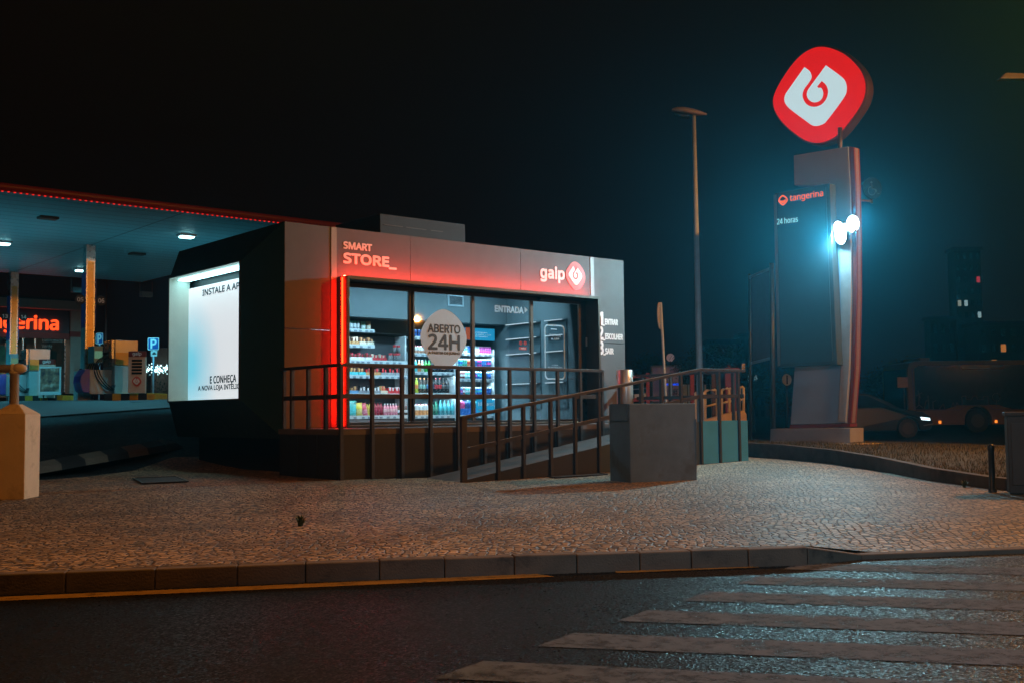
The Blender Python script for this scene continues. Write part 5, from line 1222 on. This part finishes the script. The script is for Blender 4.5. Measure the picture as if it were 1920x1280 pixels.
# parking signs
for px0, px1, py0, py1, Y, lab, extra in ((276.5, 298.5, 633, 656, 47.0, 'blue parking sign with small white plate below, right of the pumps', 1), (179, 193.5, 624, 645, 49.0, 'blue parking sign half hidden behind the right canopy column', 0)):
    a, c = P(px0, py1, Y), P(px1, py0, Y); g = FZ(a); w, h = c.x - a.x, c.z - a.z
    t = thing('parking_sign', lab, 'parking sign', ((a.x + c.x) / 2, Y, g), R(-4))
    MB().cyl((0, .04, -.1), (0, .04, c.z - g), .035, n=10).build('pole', M_galv, t)
    bd = MB().prism([(x, 0, z) for x, z in rrect(0, a.z - g + h / 2, w / 2, h / 2, .05)], (0, .02, 0)).build('sign_plate', [mat('parking_blue', (.02, .10, .38), .4, var=.04)], t)
    ob = MB(); oo, ii = rrect(0, a.z - g + h / 2, w / 2, h / 2, .05), rrect(0, a.z - g + h / 2, w / 2 - .03, h / 2 - .03, .04); n = len(oo); ob.add([(x, -.002, z) for x, z in oo] + [(x, -.002, z) for x, z in ii], [(i, (i + 1) % n, n + (i + 1) % n, n + i) for i in range(n)]); ob.build('border', M_letter, bd)
    text('lettering', 'P', M_letter, bd, (-w * .22, w * .26, a.z - g + h * .14, a.z - g + h * .86), (RT, UP), (0, -.001, 0), .003, .03)
    if extra:
        pz = a.z - g - .27; sp_ = MB().box(-w * .22, w * .34, 0, .015, pz, pz + .24).build('sub_plate', M_white, t)
        MB().box(-.04, .13, -.004, -.001, pz + .08, pz + .14).box(-.0, .09, -.004, -.001, pz + .141, pz + .18).build('car_mark', M_hblack, sp_)
# thin lamp post behind the right column and low wall with glittering lights beyond
q = P(197, 745, 52); t = thing('lamp_post', 'thin dark lamp post rising behind the parking signs', 'street lamp', (q.x, q.y, FZ(q)), 0)
hpz = P(197, 527, 52).z - FZ(q); MB().lathe([(.06, -.1), (.035, hpz)], n=8).build('pole', mat('post_dark', (.12, .1, .1), .5), t); MB().box(-.25, .08, -.08, .08, hpz, hpz + .1).build('lamp_head', mat('post_dark', (.12, .1, .1), .5), t, .02)
q = P(262, 742, 58); wall_ = thing('boundary_wall', 'dark beige boundary wall behind the parking signs', 'wall', (q.x, q.y, FZ(q)), 0)
zt_ = P(300, 652, 58).z - FZ(q); xb = P(330, 700, 58).x - q.x
MB().box(P(283, 700, 58).x - q.x, xb + 3, 0, .4, -.2, zt_).build('wall', mat('wall_beige', (.24, .17, .13), .8, var=.15), wall_)
b = MB(); x0_, x1_ = P(270, 700, 57).x - q.x, P(318, 700, 57).x - q.x; zc_ = P(290, 693, 57).z - FZ(q)
for i in range(150):
    x, z = random.uniform(x0_, x1_), zc_ + random.gauss(0, .10); s_ = random.uniform(.01, .035); b.box(x, x + s_, -1.0, -.98, z, z + s_ * random.uniform(1, 3))
gl = thing('light_garland', 'strip of glittering white lights on a dark hedge beside the parking sign', 'lights', (q.x, q.y, FZ(q)), 0)
b.build('bulbs', glow('garland', (.55, .95, 1.0), 5.0), gl)
b = MB(); 
for i in range(900):
    x, z = random.uniform(x0_ - .5, x1_ + .3), random.uniform(.1, zc_ + .05); y = random.uniform(-.9, -.2); s_ = .06; d = Vector((random.uniform(-1, 1), random.uniform(-1, 1), random.uniform(-1, 1))) * s_
    b.add([(x, y, z), (x + d.x, y + d.y, z + d.z), (x + d.y, y + d.z, z - d.x)], [(0, 1, 2)])
b.build('hedge', mat('hedge_dark', (.03, .045, .02), .8), gl, recalc=False)

# ================================================================== FAR RIGHT AND BACKGROUND
M_pipe = mat('pipe_pale', (.80, .72, .60), .5, var=.06)
# concrete ramp wall with pale pipe railings behind the landing
RY = 30.0
q = P(1360, 810, RY); rw = thing('pipe_railing', 'pale tube railing on a sloping concrete wall behind the landing', 'railing', (q.x, q.y, 0), 0)
def rp_(x, y, dy=0.0): p = P(x, y, RY + dy); return Vector((p.x - q.x, p.y - q.y, p.z))
top = [rp_(1306, 791), rp_(1375, 771), rp_(1394, 769), rp_(1400, 775), rp_(1402, 822), rp_(1306, 822)]
MB().prism(top, (0, .5, 0)).build('wall', mat('ramp_wall', (.66, .52, .36), .8, var=.1, bump=.2), rw, .02)
for k, (x0, x1, y0, y1, yb0, yb1) in enumerate(((1304, 1318, 736, 735, 793, 788), (1322, 1344, 733, 732, 790, 780), (1353, 1367, 731, 729, 780, 774), (1367, 1375, 729, 727, 776, 772), (1386, 1394, 727, 726, 772, 769))):
    a, c, a0, c0 = rp_(x0, y0, .15), rp_(x1, y1, .15), rp_(x0, yb0, .15), rp_(x1, yb1, .15)
    b = MB(); b.tube([a0 - Vector((0, 0, .1)), a, a + Vector((.05, 0, .03)), c - Vector((.05, 0, -.03)), c, c0 - Vector((0, 0, .1))], .04, 8); m_ = (a + a0) / 2; m2 = (c + c0) / 2; b.tube([m_, m2], .028, 8)
    b.build('hoop', M_pipe if k else M_white, rw)
# paler hoops farther back
q2 = P(1290, 760, 40.0); fh = thing('pipe_railing', 'row of thin grey tube hoops far behind the outer railing', 'railing', (q2.x, q2.y, 0), 0)
for x0, x1 in ((1282, 1286), (1291, 1308), (1322, 1334), (1346, 1358)):
    a, c = P(x0, 720, 40), P(x1, 720, 40); o = Vector((q2.x, q2.y, 0))
    MB().tube([Vector((a.x, 40, .1)) - o, a - o, c - o, Vector((c.x, 40, .1)) - o], .035, 8).build('hoop', M_galv, fh)
# red steel posts and rails (trolley shelter)
q3 = P(1260, 760, 33.0); sh = thing('trolley_shelter', 'red and dark steel frame of posts and rails behind the planter', 'shelter', (q3.x, q3.y, 0), 0)
def s3(x, y, Y=33.0): p = P(x, y, Y); return p - Vector((q3.x, q3.y, 0))
M_sred2 = mat('shelter_red', (.28, .025, .03), .45)
for x, m_, w_ in ((1214, M_sred2, .10), (1257, mat('shelter_dark', (.06, .03, .05), .45), .11), (1297, M_sred2, .12), (1337, mat('shelter_dark', (.06, .03, .05), .45), .12)):
    a = s3(x, 698); MB().box(a.x - w_ / 2, a.x + w_ / 2, a.y - w_ / 2, a.y + w_ / 2, -.1, a.z).build('post', m_, sh)
a, c = s3(1186, 706), s3(1346, 695); MB().beam(a, c, .1, .07).build('rail', M_sred2, sh)
a, c = s3(1186, 749), s3(1300, 744); MB().beam(a, c, .08, .10).build('rail', M_sred2, sh)
b = MB(); a, c = s3(1188, 729, 34), s3(1214, 727, 34); b.beam(a, c, .05, .03); a, c = s3(1188, 742, 34), s3(1216, 740, 34); b.beam(a, c, .5, .12); b.build('bench', M_galv, sh)
# red cabinet
a, c = P(1361, 785, 36), P(1386, 690, 36); rc = thing('red_cabinet', 'tall plain red cabinet behind the right end of the railing', 'cabinet', (a.x, 36, 0), R(10))
MB().box(0, c.x - a.x, 0, .5, 0, c.z - .04).build('body', mat('cabinet_red', (.26, .02, .03), .45), rc, .02); MB().box(-.03, c.x - a.x + .03, -.03, .53, c.z - .039, c.z + .02).build('lid', M_sred2, rc, .01)
# lit advertising panel and clock
a, c = P(1221, 748, 46), P(1276, 684, 46); ad = thing('advert_panel', 'pinkish advertising panel in a grey frame under the clock', 'panel', (a.x, 46, 0), R(-8))
w, zt2, zb3 = c.x - a.x, c.z, a.z
b = MB(); b.box(0, .08, 0, .2, zb3 - .2, zt2).box(w - .08, w, 0, .2, zb3 - .2, zt2).box(.08, w - .08, 0, .2, zt2 - .08, zt2).box(.08, w - .08, 0, .2, zb3 - .2, zb3 - .1); b.build('frame', M_galv, ad, .02)
m = bpy.data.materials.new('advert_print'); m.use_nodes = True; nt = m.node_tree; N = nt.nodes; L = nt.links; bs = N['Principled BSDF']
tc = N.new('ShaderNodeTexCoord'); nz = N.new('ShaderNodeTexNoise'); nz.inputs['Scale'].default_value = 2.2; nz.inputs['Detail'].default_value = 3; L.new(tc.outputs['Object'], nz.inputs['Vector']); cr = N.new('ShaderNodeValToRGB'); e = cr.color_ramp.elements
e[0].position = .4; e[0].color = (.22, .12, .18, 1); e[1].position = .62; e[1].color = (.42, .25, .22, 1); L.new(nz.outputs['Fac'], cr.inputs[0]); L.new(cr.outputs[0], bs.inputs['Base Color']); L.new(cr.outputs[0], bs.inputs['Emission Color']); bs.inputs['Emission Strength'].default_value = .12
MB().box(.08, w - .08, .06, .1, zb3 - .1, zt2 - .08).build('poster', m, ad)
pz = P(1250, 720, 46).z; MB().box(w * .5, w * .92, .05, .059, pz - .04, pz + .05).build('blue_stripe', glow('stripe_blue', (.02, .08, .9), .9), ad)
for x in (.15, w - .25): MB().box(x, x + .1, .05, .15, -.1, zb3 - .2).build('leg', M_frame, ad)
c = P(1257, 670, 48); ck = thing('street_clock', 'small round white-faced street clock on a thin pole', 'clock', (c.x, 48, 0), R(-5))
MB().cyl((0, .06, -.1), (0, .06, c.z), .035, n=8).build('pole', M_black, ck); rr_ = .2
b = MB(); b.lathe([(rr_, 0), (rr_, .12)], (0, 0, c.z), 28, axis='y'); b.build('case', M_black, ck)
b = MB(); b.lathe([(rr_ * .88, -.006), (rr_ * .88, -.001)], (0, 0, c.z), 28, axis='y'); fc = b.build('dial', mat('dial', (.62, .5, .5), .5, emit=(.5, .32, .32), estr=.22), ck)
b = MB(); b.beam((0, -.01, c.z), (.09, -.01, c.z + .11), .015, .006, up=(0, 1, 0)); b.beam((0, -.01, c.z), (-.04, -.01, c.z - .10), .018, .006, up=(0, 1, 0)); b.build('hands', M_hblack, fc)
# round mirror sign and white plate on posts
q = P(1478, 800, 40); p = P(1478, 711, 40); rm = thing('round_sign', 'small round lit sign on a thin post behind the pylon', 'road sign', (q.x, 40, 0), R(25))
MB().cyl((0, .03, -.1), (0, .03, p.z), .03, n=8).build('post', M_frame, rm); b = MB(); b.lathe([(.21, 0), (.21, .025)], (0, 0, p.z), 24, axis='y'); b.build('disc', mat('round_pale', (.6, .62, .5), .4), rm); MB().box(-.03, .03, -.012, -.002, p.z - .16, p.z + .16).build('bar_mark', M_frame, rm)
a, c = P(1683, 726, 39), P(1702, 706, 39); wp2 = thing('plate_sign', 'small pale square sign on a thin post left of the bus', 'road sign', ((a.x + c.x) / 2, 39, 0), 0)
MB().cyl((.05, .03, -.1), (.05, .03, c.z), .025, n=8).build('post', M_frame, wp2); MB().box(-(c.x - a.x) / 2, (c.x - a.x) / 2, 0, .02, a.z, c.z).build('plate', mat('plate_beige', (.42, .32, .28), .5), wp2)
# round disabled-parking sign by the pylon
p = P(1636, 353, 25.5); ds = thing('disabled_sign', 'dim round blue wheelchair sign hung high right of the pylon', 'road sign', p, R(18))
b = MB(); b.lathe([(.26, 0), (.26, .03)], (0, 0, 0), 28, axis='y'); b.build('disc', mat('wheelchair_blue', (.002, .012, .03), .7, spec=.1), ds)
b = MB(); M_wc = mat('wheelchair_mark', (.03, .06, .08), .7)
ring = [(.10 * math.cos(R(t)) - .03, -.005, .10 * math.sin(R(t)) - .07) for t in range(100, 400, 15)]
b.tube(ring, .012, 6).tube([(-.03, -.005, .08), (-.02, -.005, -.02), (.08, -.005, -.03), (.12, -.005, -.14), (.17, -.005, -.12)], .016, 6); b.lathe([(.028, 0), (.028, .01)], (-.03, -.01, .13), 12, axis='y'); b.build('wheelchair_mark', M_wc, ds)
MB().cyl((.0, .05, -.35), (0, .05, .2), .03, n=8).beam((0, .05, -.30), (-.62, .05, -.30), .04, .04).build('bracket', M_frame, ds)

# ------------------------------------------------------------------ bus
BY = 43.0
q = P(1705, 815, BY); bs_ = thing('city_bus', 'yellow city bus with dark windows carrying a thin line drawing, cut by the right edge', 'bus', (q.x, BY, 0), R(3))
L_, Hb = 12.0, P(1720, 676, BY).z; M_bus = mat('bus_yellow', (.34, .165, .02), .4, var=.1)
def bz(y): return P(1760, y, BY).z
def bxx_(x): return P(x, 760, BY).x - q.x
wx0, wx1 = bxx_(1813), bxx_(1860); wr = (wx1 - wx0) / 2; wc = (wx0 + wx1) / 2
pts = [(0, 0, .32), (0, 0, Hb - .35), (.08, 0, Hb - .08), (.35, 0, Hb), (L_, 0, Hb), (L_, 0, .32), (8.6 + wr, 0, .32)]
def arch(c): return [(c + wr * 1.1 * math.cos(R(t)), 0, .5 + wr * 1.1 * math.sin(R(t))) for t in range(0, 181, 20)]
pts += [(8.6 + wr * 1.1, 0, .32)] + arch(8.6) + [(8.6 - wr * 1.1, 0, .32), (wc + wr * 1.1, 0, .32)] + arch(wc) + [(wc - wr * 1.1, 0, .32)]
body = MB().prism(pts, (0, 2.5, 0)).build('body', M_bus, bs_, .03)
MB().box(wc - wr * 1.15, wc + wr * 1.15, .3, 2.2, .3, 1.1).box(8.6 - wr * 1.15, 8.6 + wr * 1.15, .3, 2.2, .3, 1.1).build('wheel_housing', M_black, bs_)
win = MB().prism([(.28, 0, bz(768)), (.28, 0, bz(690)), (.45, 0, bz(684)), (L_ - .3, 0, bz(684)), (L_ - .3, 0, bz(768)), (wc + 1.4, 0, bz(768)), (wc + .8, 0, bz(759)), (wc - .8, 0, bz(759)), (wc - 1.4, 0, bz(768))], (0, .012, 0)).build('side_window', mat('bus_glass', (.012, .014, .018), .12, spec=.6), bs_); win.location = (0, -.013, 0)
b = MB(); M_draw = mat('bus_drawing', (.22, .12, .12), .5)
def pl2(*p):
    for a, c in zip(p, p[1:]): b.beam((bxx_(a[0]), -.016, bz(a[1])), (bxx_(c[0]), -.016, bz(c[1])), .025, .006, up=(0, 1, 0))
pl2((1712, 690), (1714, 766)); pl2((1712, 766), (1800, 768), (1815, 760), (1855, 760), (1866, 768), (1915, 768)); pl2((1716, 764), (1723, 758), (1724, 738)); pl2((1731, 764), (1724, 758)); pl2((1718, 741), (1730, 735)); pl2((1722, 731), (1726, 745)); pl2((1733, 766), (1736, 752), (1741, 748), (1741, 740), (1742, 766)); pl2((1750, 766), (1750, 752), (1756, 750)); pl2((1762, 766), (1770, 756), (1772, 766)); pl2((1784, 764), (1789, 754), (1792, 764), (1796, 754), (1801, 763)); pl2((1806, 763), (1806, 742), (1814, 742), (1814, 748), (1824, 749), (1828, 742), (1834, 742), (1836, 749), (1846, 749), (1848, 743), (1856, 743), (1857, 762)); pl2((1872, 764), (1872, 750)); 
ring = [(bxx_(1872) + .16 * math.cos(R(t)), -.016, bz(745) + .16 * math.sin(R(t))) for t in range(0, 361, 30)]
b.tube(ring, .012, 5); pl2((1738, 686), (1790, 686), (1800, 690)); b.build('line_drawing', M_draw, win)
b = MB(); oo, ii = rrect((bxx_(1805) + bxx_(1890)) / 2, bz(687), (bxx_(1890) - bxx_(1805)) / 2, .12, .1), rrect((bxx_(1805) + bxx_(1890)) / 2, bz(687), (bxx_(1890) - bxx_(1805)) / 2 - .03, .09, .08); n = len(oo); b.add([(x, -.016, z) for x, z in oo] + [(x, -.016, z) for x, z in ii], [(i, (i + 1) % n, n + (i + 1) % n, n + i) for i in range(n)]); b.build('route_plate', M_draw, win)
for c_ in (wc, 8.6):
    b = MB(); b.lathe([(wr * .95, 0), (wr * .97, .03), (wr * .97, .25), (wr * .9, .28)], (c_, .06, wr * .97), 28, axis='y'); wh = b.build('wheel', M_rubber, bs_)
    b = MB(); b.lathe([(wr * .55, 0), (wr * .5, .02), (wr * .2, .03)], (c_, .045, wr * .97), 20, axis='y'); b.build('hub', M_frame, wh)
for x in (1763, 1871): MB().box(bxx_(x) - .06, bxx_(x) + .03, -.03, -.001, bz(793), bz(788)).build('side_marker', glow('marker_amber', (1.0, .25, .03), 1.6), bs_)
MB().box(bxx_(1736), bxx_(1756), .4, 2.0, Hb + .001, Hb + .14).build('roof_vent', M_bus, bs_, .02)
MB().box(-.012, -.001, .12, 2.38, bz(768), bz(690)).build('rear_window', mat('bus_glass', (.012, .014, .018), .12), bs_)
# ------------------------------------------------------------------ dark car waiting behind the pylon, nose to the right
CY_ = 36.0; q = P(1752, 812, CY_); cr_ = thing('parked_car', 'dark hatchback with lit headlamp, nose to the right, between pylon and bus', 'car', (q.x, CY_, 0), R(2))
M_car = mat('car_dark', (.008, .010, .013), .4); sil = [(-4.2, .32), (-4.25, .7), (-4.1, 1.0), (-3.7, 1.38), (-3.1, 1.5), (-2.1, 1.48), (-1.45, 1.2), (-1.1, .98), (-.35, .86), (-.08, .7), (-.02, .5), (-.1, .28)]
def carch(c): return [(c + .36 * math.cos(R(t)), .32 + .36 * math.sin(R(t))) for t in range(0, 181, 20)]
pts = sil + [(-.42, .24)] + carch(-.85) + [(-1.24, .24), (-2.96, .24)] + carch(-3.35) + [(-3.74, .24)]
b = MB(); n = len(pts); ins = lambda z: .0 if z < .95 else (z - .95) * .38
vs = [(x, ins(z), z) for x, z in pts] + [(x, 1.72 - ins(z), z) for x, z in pts]
b.add(vs, [tuple(range(n - 1, -1, -1)), tuple(range(n, 2 * n))] + [(i, (i + 1) % n, n + (i + 1) % n, n + i) for i in range(n)])
b.build('body', M_car, cr_, .04)
for pl_ in ([(-3.5, 1.05), (-3.35, 1.38), (-2.62, 1.42), (-2.62, 1.02)], [(-2.54, 1.02), (-2.54, 1.42), (-2.1, 1.40), (-1.4, 1.03)]): MB().prism([(x, ins(z) - .012, z) for x, z in pl_], (0, .008, 0)).build('side_window', mat('car_glass', (.01, .012, .015), .08), cr_)
for c_ in (-.85, -3.35):
    b = MB(); b.lathe([(.31, 0), (.33, .03), (.33, .18), (.3, .2)], (c_, .02, .33), 24, axis='y'); wh = b.build('wheel', M_rubber, cr_); b = MB(); b.lathe([(.2, 0), (.19, .01), (.05, .02)], (c_, .012, .33), 16, axis='y'); b.build('rim', M_frame, wh)
MB().prism([(-.45, -.012, .70), (-.14, -.012, .66), (-.12, -.012, .58), (-.4, -.012, .60)], (0, .03, 0)).build('headlight', glow('headlamp', (.75, .95, 1.0), 2.5), cr_); MB().box(-.02, .004, 1.35, 1.65, .58, .70).build('headlight', glow('headlamp', (.75, .95, 1.0), 2.5), cr_)
MB().prism([(-.02, -.006, .45), (-.35, -.006, .40), (-.35, -.006, .43), (-.02, -.006, .49)], (0, .02, 0)).build('bumper_trim', M_trim, cr_)
# cabinet and bollard at the right edge
a = G(1893, 920, -.03); zt3 = P(1893, 770, a.y).z; kb = thing('utility_cabinet', 'dark upright service cabinet at the right edge of the pavement', 'cabinet', (a.x, a.y, -.06), R(-20))
MB().box(0, .7, 0, .4, 0, zt3).build('body', mat('cabinet_dark', (.035, .028, .024), .6, var=.15), kb, .01); MB().box(-.02, .72, -.02, .42, zt3 + .001, zt3 + .05).build('lid', mat('cabinet_dark', (.035, .028, .024), .6), kb, .01); MB().box(.04, .66, -.012, -.001, .1, zt3 - .08).build('door', mat('cabinet_door', (.045, .036, .03), .5), kb, .005)
a = G(1861, 916, -.03); bo = thing('bollard', 'slim dark bollard beside the service cabinet', 'bollard', (a.x, a.y, -.06), 0)
MB().lathe([(.05, -.1), (.05, .03), (.038, .04), (.036, .50), (.042, .51), (.042, .55), (.02, .58)], n=14).build('post', M_black, bo)
# dim lamp head on a curved arm, top right corner
a = P(1894, 152, 22.0); hl = thing('street_lamp', 'dim street lamp head on an arm reaching in at the top right corner', 'street lamp', (a.x + 2.6, 22.0, 0), 0)
MB().tube([(0, 0, -.1), (0, 0, a.z - .9), (-.25, 0, a.z - .45), (-.9, 0, a.z - .15), (-2.3, 0, a.z + .08)], [.09, .07, .05, .04, .035], 10).build('pole', mat('lamp_dark', (.025, .02, .018), .6), hl)
h_ = dup_h = MB(); h_.hexa([(-2.85, -.1, a.z + .02), (-2.2, -.08, a.z + .02), (-2.2, .08, a.z + .02), (-2.85, .1, a.z + .02), (-2.7, -.06, a.z + .16), (-2.25, -.05, a.z + .14), (-2.25, .05, a.z + .14), (-2.7, .06, a.z + .16)]); h_.build('lamp_head', mat('lamp_dark', (.025, .02, .018), .6), hl, .02)
# ------------------------------------------------------------------ far buildings with a few lit windows
def block(px0, px1, pyt, Y, lab, lit, c, cols, floors):
    a, c_ = P(px0, 760, Y), P(px1, pyt, Y); w, h = c_.x - a.x, c_.z
    t = thing('apartment_block', lab, 'building', (a.x, Y, -.1), 0)
    MB().box(0, w, 0, w * .7, 0, h + .1).build('wall', mat('far_wall_%02d' % int(c[0] * 1000), c, .8, var=.1, scale=.3), t); MB().box(-.2, w + .2, -.2, w * .7 + .2, h + .11, h + .5).build('roof', mat('far_roof', (.02, .02, .02), .8), t)
    M_off = mat('window_off', (.012, .013, .016), .2); fh = h / floors
    off = MB(); k = 0
    for f in range(floors):
        for j in range(cols):
            x = w * (j + .25) / cols; z = fh * (f + .35)
            lk = lit.get((f, j))
            MB().box(x, x + w * .5 / cols, -.05, -.001, z, z + fh * .5).build('window', M_off if not lk else glow('window_lit_%d' % int(lk[0] * 100), lk, .45), t)
    return t
WA, WC, WR_ = (1.0, .35, .08), (.55, .85, .9), (.9, .05, .08)
block(1332, 1382, 645, 95, 'dark reddish apartment block far behind the red cabinet', {(3, 3): (.3, .06, .03)}, (.10, .035, .03), 5, 5)
block(1390, 1432, 632, 120, 'dark apartment block with a few lit windows behind the banner', {(4, 0): WA, (3, 1): WC, (3, 2): WC, (2, 1): (.3, .9, .8)}, (.03, .03, .035), 4, 7)
block(1800, 1838, 470, 130, 'dark tower block with sparse lit windows above the bus', {(9, 1): WC, (9, 0): (.5, .6, .5), (8, 3): WC, (6, 3): (.4, .5, .5), (11, 3): WR_}, (.02, .021, .024), 4, 14)
block(1750, 1790, 600, 125, 'low dark block with one lit window left of the tower', {(2, 1): WA, (0, 2): (.9, .4, .12)}, (.024, .022, .022), 3, 5)
block(1840, 1925, 610, 110, 'wide dark block with amber windows above the bus at right edge', {(3, 1): WA, (4, 2): WA, (2, 0): (.6, .2, .05)}, (.03, .018, .014), 5, 6)
# ------------------------------------------------------------------ trees
M_bark = mat('bark', (.06, .045, .035), .9, bump=.6, bscale=30); M_lf = [mat('leaf_dark', (.025, .04, .016), .6, var=.3), mat('leaf_mid', (.045, .065, .025), .6, var=.3)]
def tree(px, pyt, Y, wpx, lab, seed):
    rnd = random.Random(seed); a = P(px, 765, Y); h = P(px, pyt, Y).z; w = wpx / FPX * Y
    t = thing('tree', lab, 'tree', (a.x, Y, gz(a.x, Y)), rnd.uniform(0, 6))
    b = MB(); b.tube([(0, 0, -.2), (.05, .02, h * .3), (-.05, .05, h * .55), (.03, 0, h * .8)], [h * .03, h * .022, h * .014, h * .006], 8)
    cl = []
    for i in range(9):
        an = i * 2.4; z = h * rnd.uniform(.32, .85); r = w * .5 * rnd.uniform(.35, .85) * (1.1 - abs(z / h - .6)); e_ = Vector((math.cos(an) * r, math.sin(an) * r, z + h * .08)); b.tube([(0, 0, z - h * .08), e_ * .5 + Vector((0, 0, z * .5 - h * .02)), e_], [h * .010, h * .007, h * .003], 5); cl.append(e_)
        for _ in range(2): cl.append(e_ + Vector((rnd.gauss(0, w * .12), rnd.gauss(0, w * .12), rnd.gauss(0, h * .07))))
    b.build('trunk', M_bark, t); c = MB()
    for k in cl:
        s = w * rnd.uniform(.08, .16)
        for _ in range(130):
            p = k + Vector((rnd.gauss(0, s), rnd.gauss(0, s), rnd.gauss(0, s * .8))); l = .10 * w / 3; d = Vector((rnd.uniform(-1, 1), rnd.uniform(-1, 1), rnd.uniform(-.6, .6))).normalized() * l; e2 = Vector((-d.y, d.x, rnd.uniform(-1, 1) * l)) * .5
            c.add([p - d, p + e2, p + d, p - e2], [(0, 1, 2, 3)], rnd.randint(0, 1))
    c.build('crown', M_lf, t, recalc=False)
tree(1292, 650, 42, 60, 'small dark tree behind the clock and advert panel', 1); tree(1215, 668, 60, 60, 'low dark tree just right of the store, far back', 2); tree(1345, 655, 55, 70, 'dim leafy tree behind the lamp post foot', 3)
tree(1412, 660, 50, 60, 'dark tree behind the banner posts', 4); tree(1475, 690, 60, 80, 'dim bushy tree low behind the pylon foot', 5); tree(1665, 690, 62, 90, 'dark tree far back between pylon and bus', 6)

# ------------------------------------------------------------------ night air
hz = MB().box(-155, 155, -26, 175, -2.0, 48).build('haze', [], None)
m = bpy.data.materials.new('teal_glow_air'); m.use_nodes = True; N = m.node_tree.nodes; N.remove(N['Principled BSDF'])
vp = N.new('ShaderNodeVolumePrincipled'); vp.inputs['Color'].default_value = (.07, .47, .68, 1); vp.inputs['Density'].default_value = .0029; vp.inputs['Anisotropy'].default_value = .84  # teal glow of the floodlights put into the colour of the air
m.node_tree.links.new(vp.outputs[0], N['Material Output'].inputs['Volume']); hz.data.materials.append(m); hz['kind'] = 'stuff'
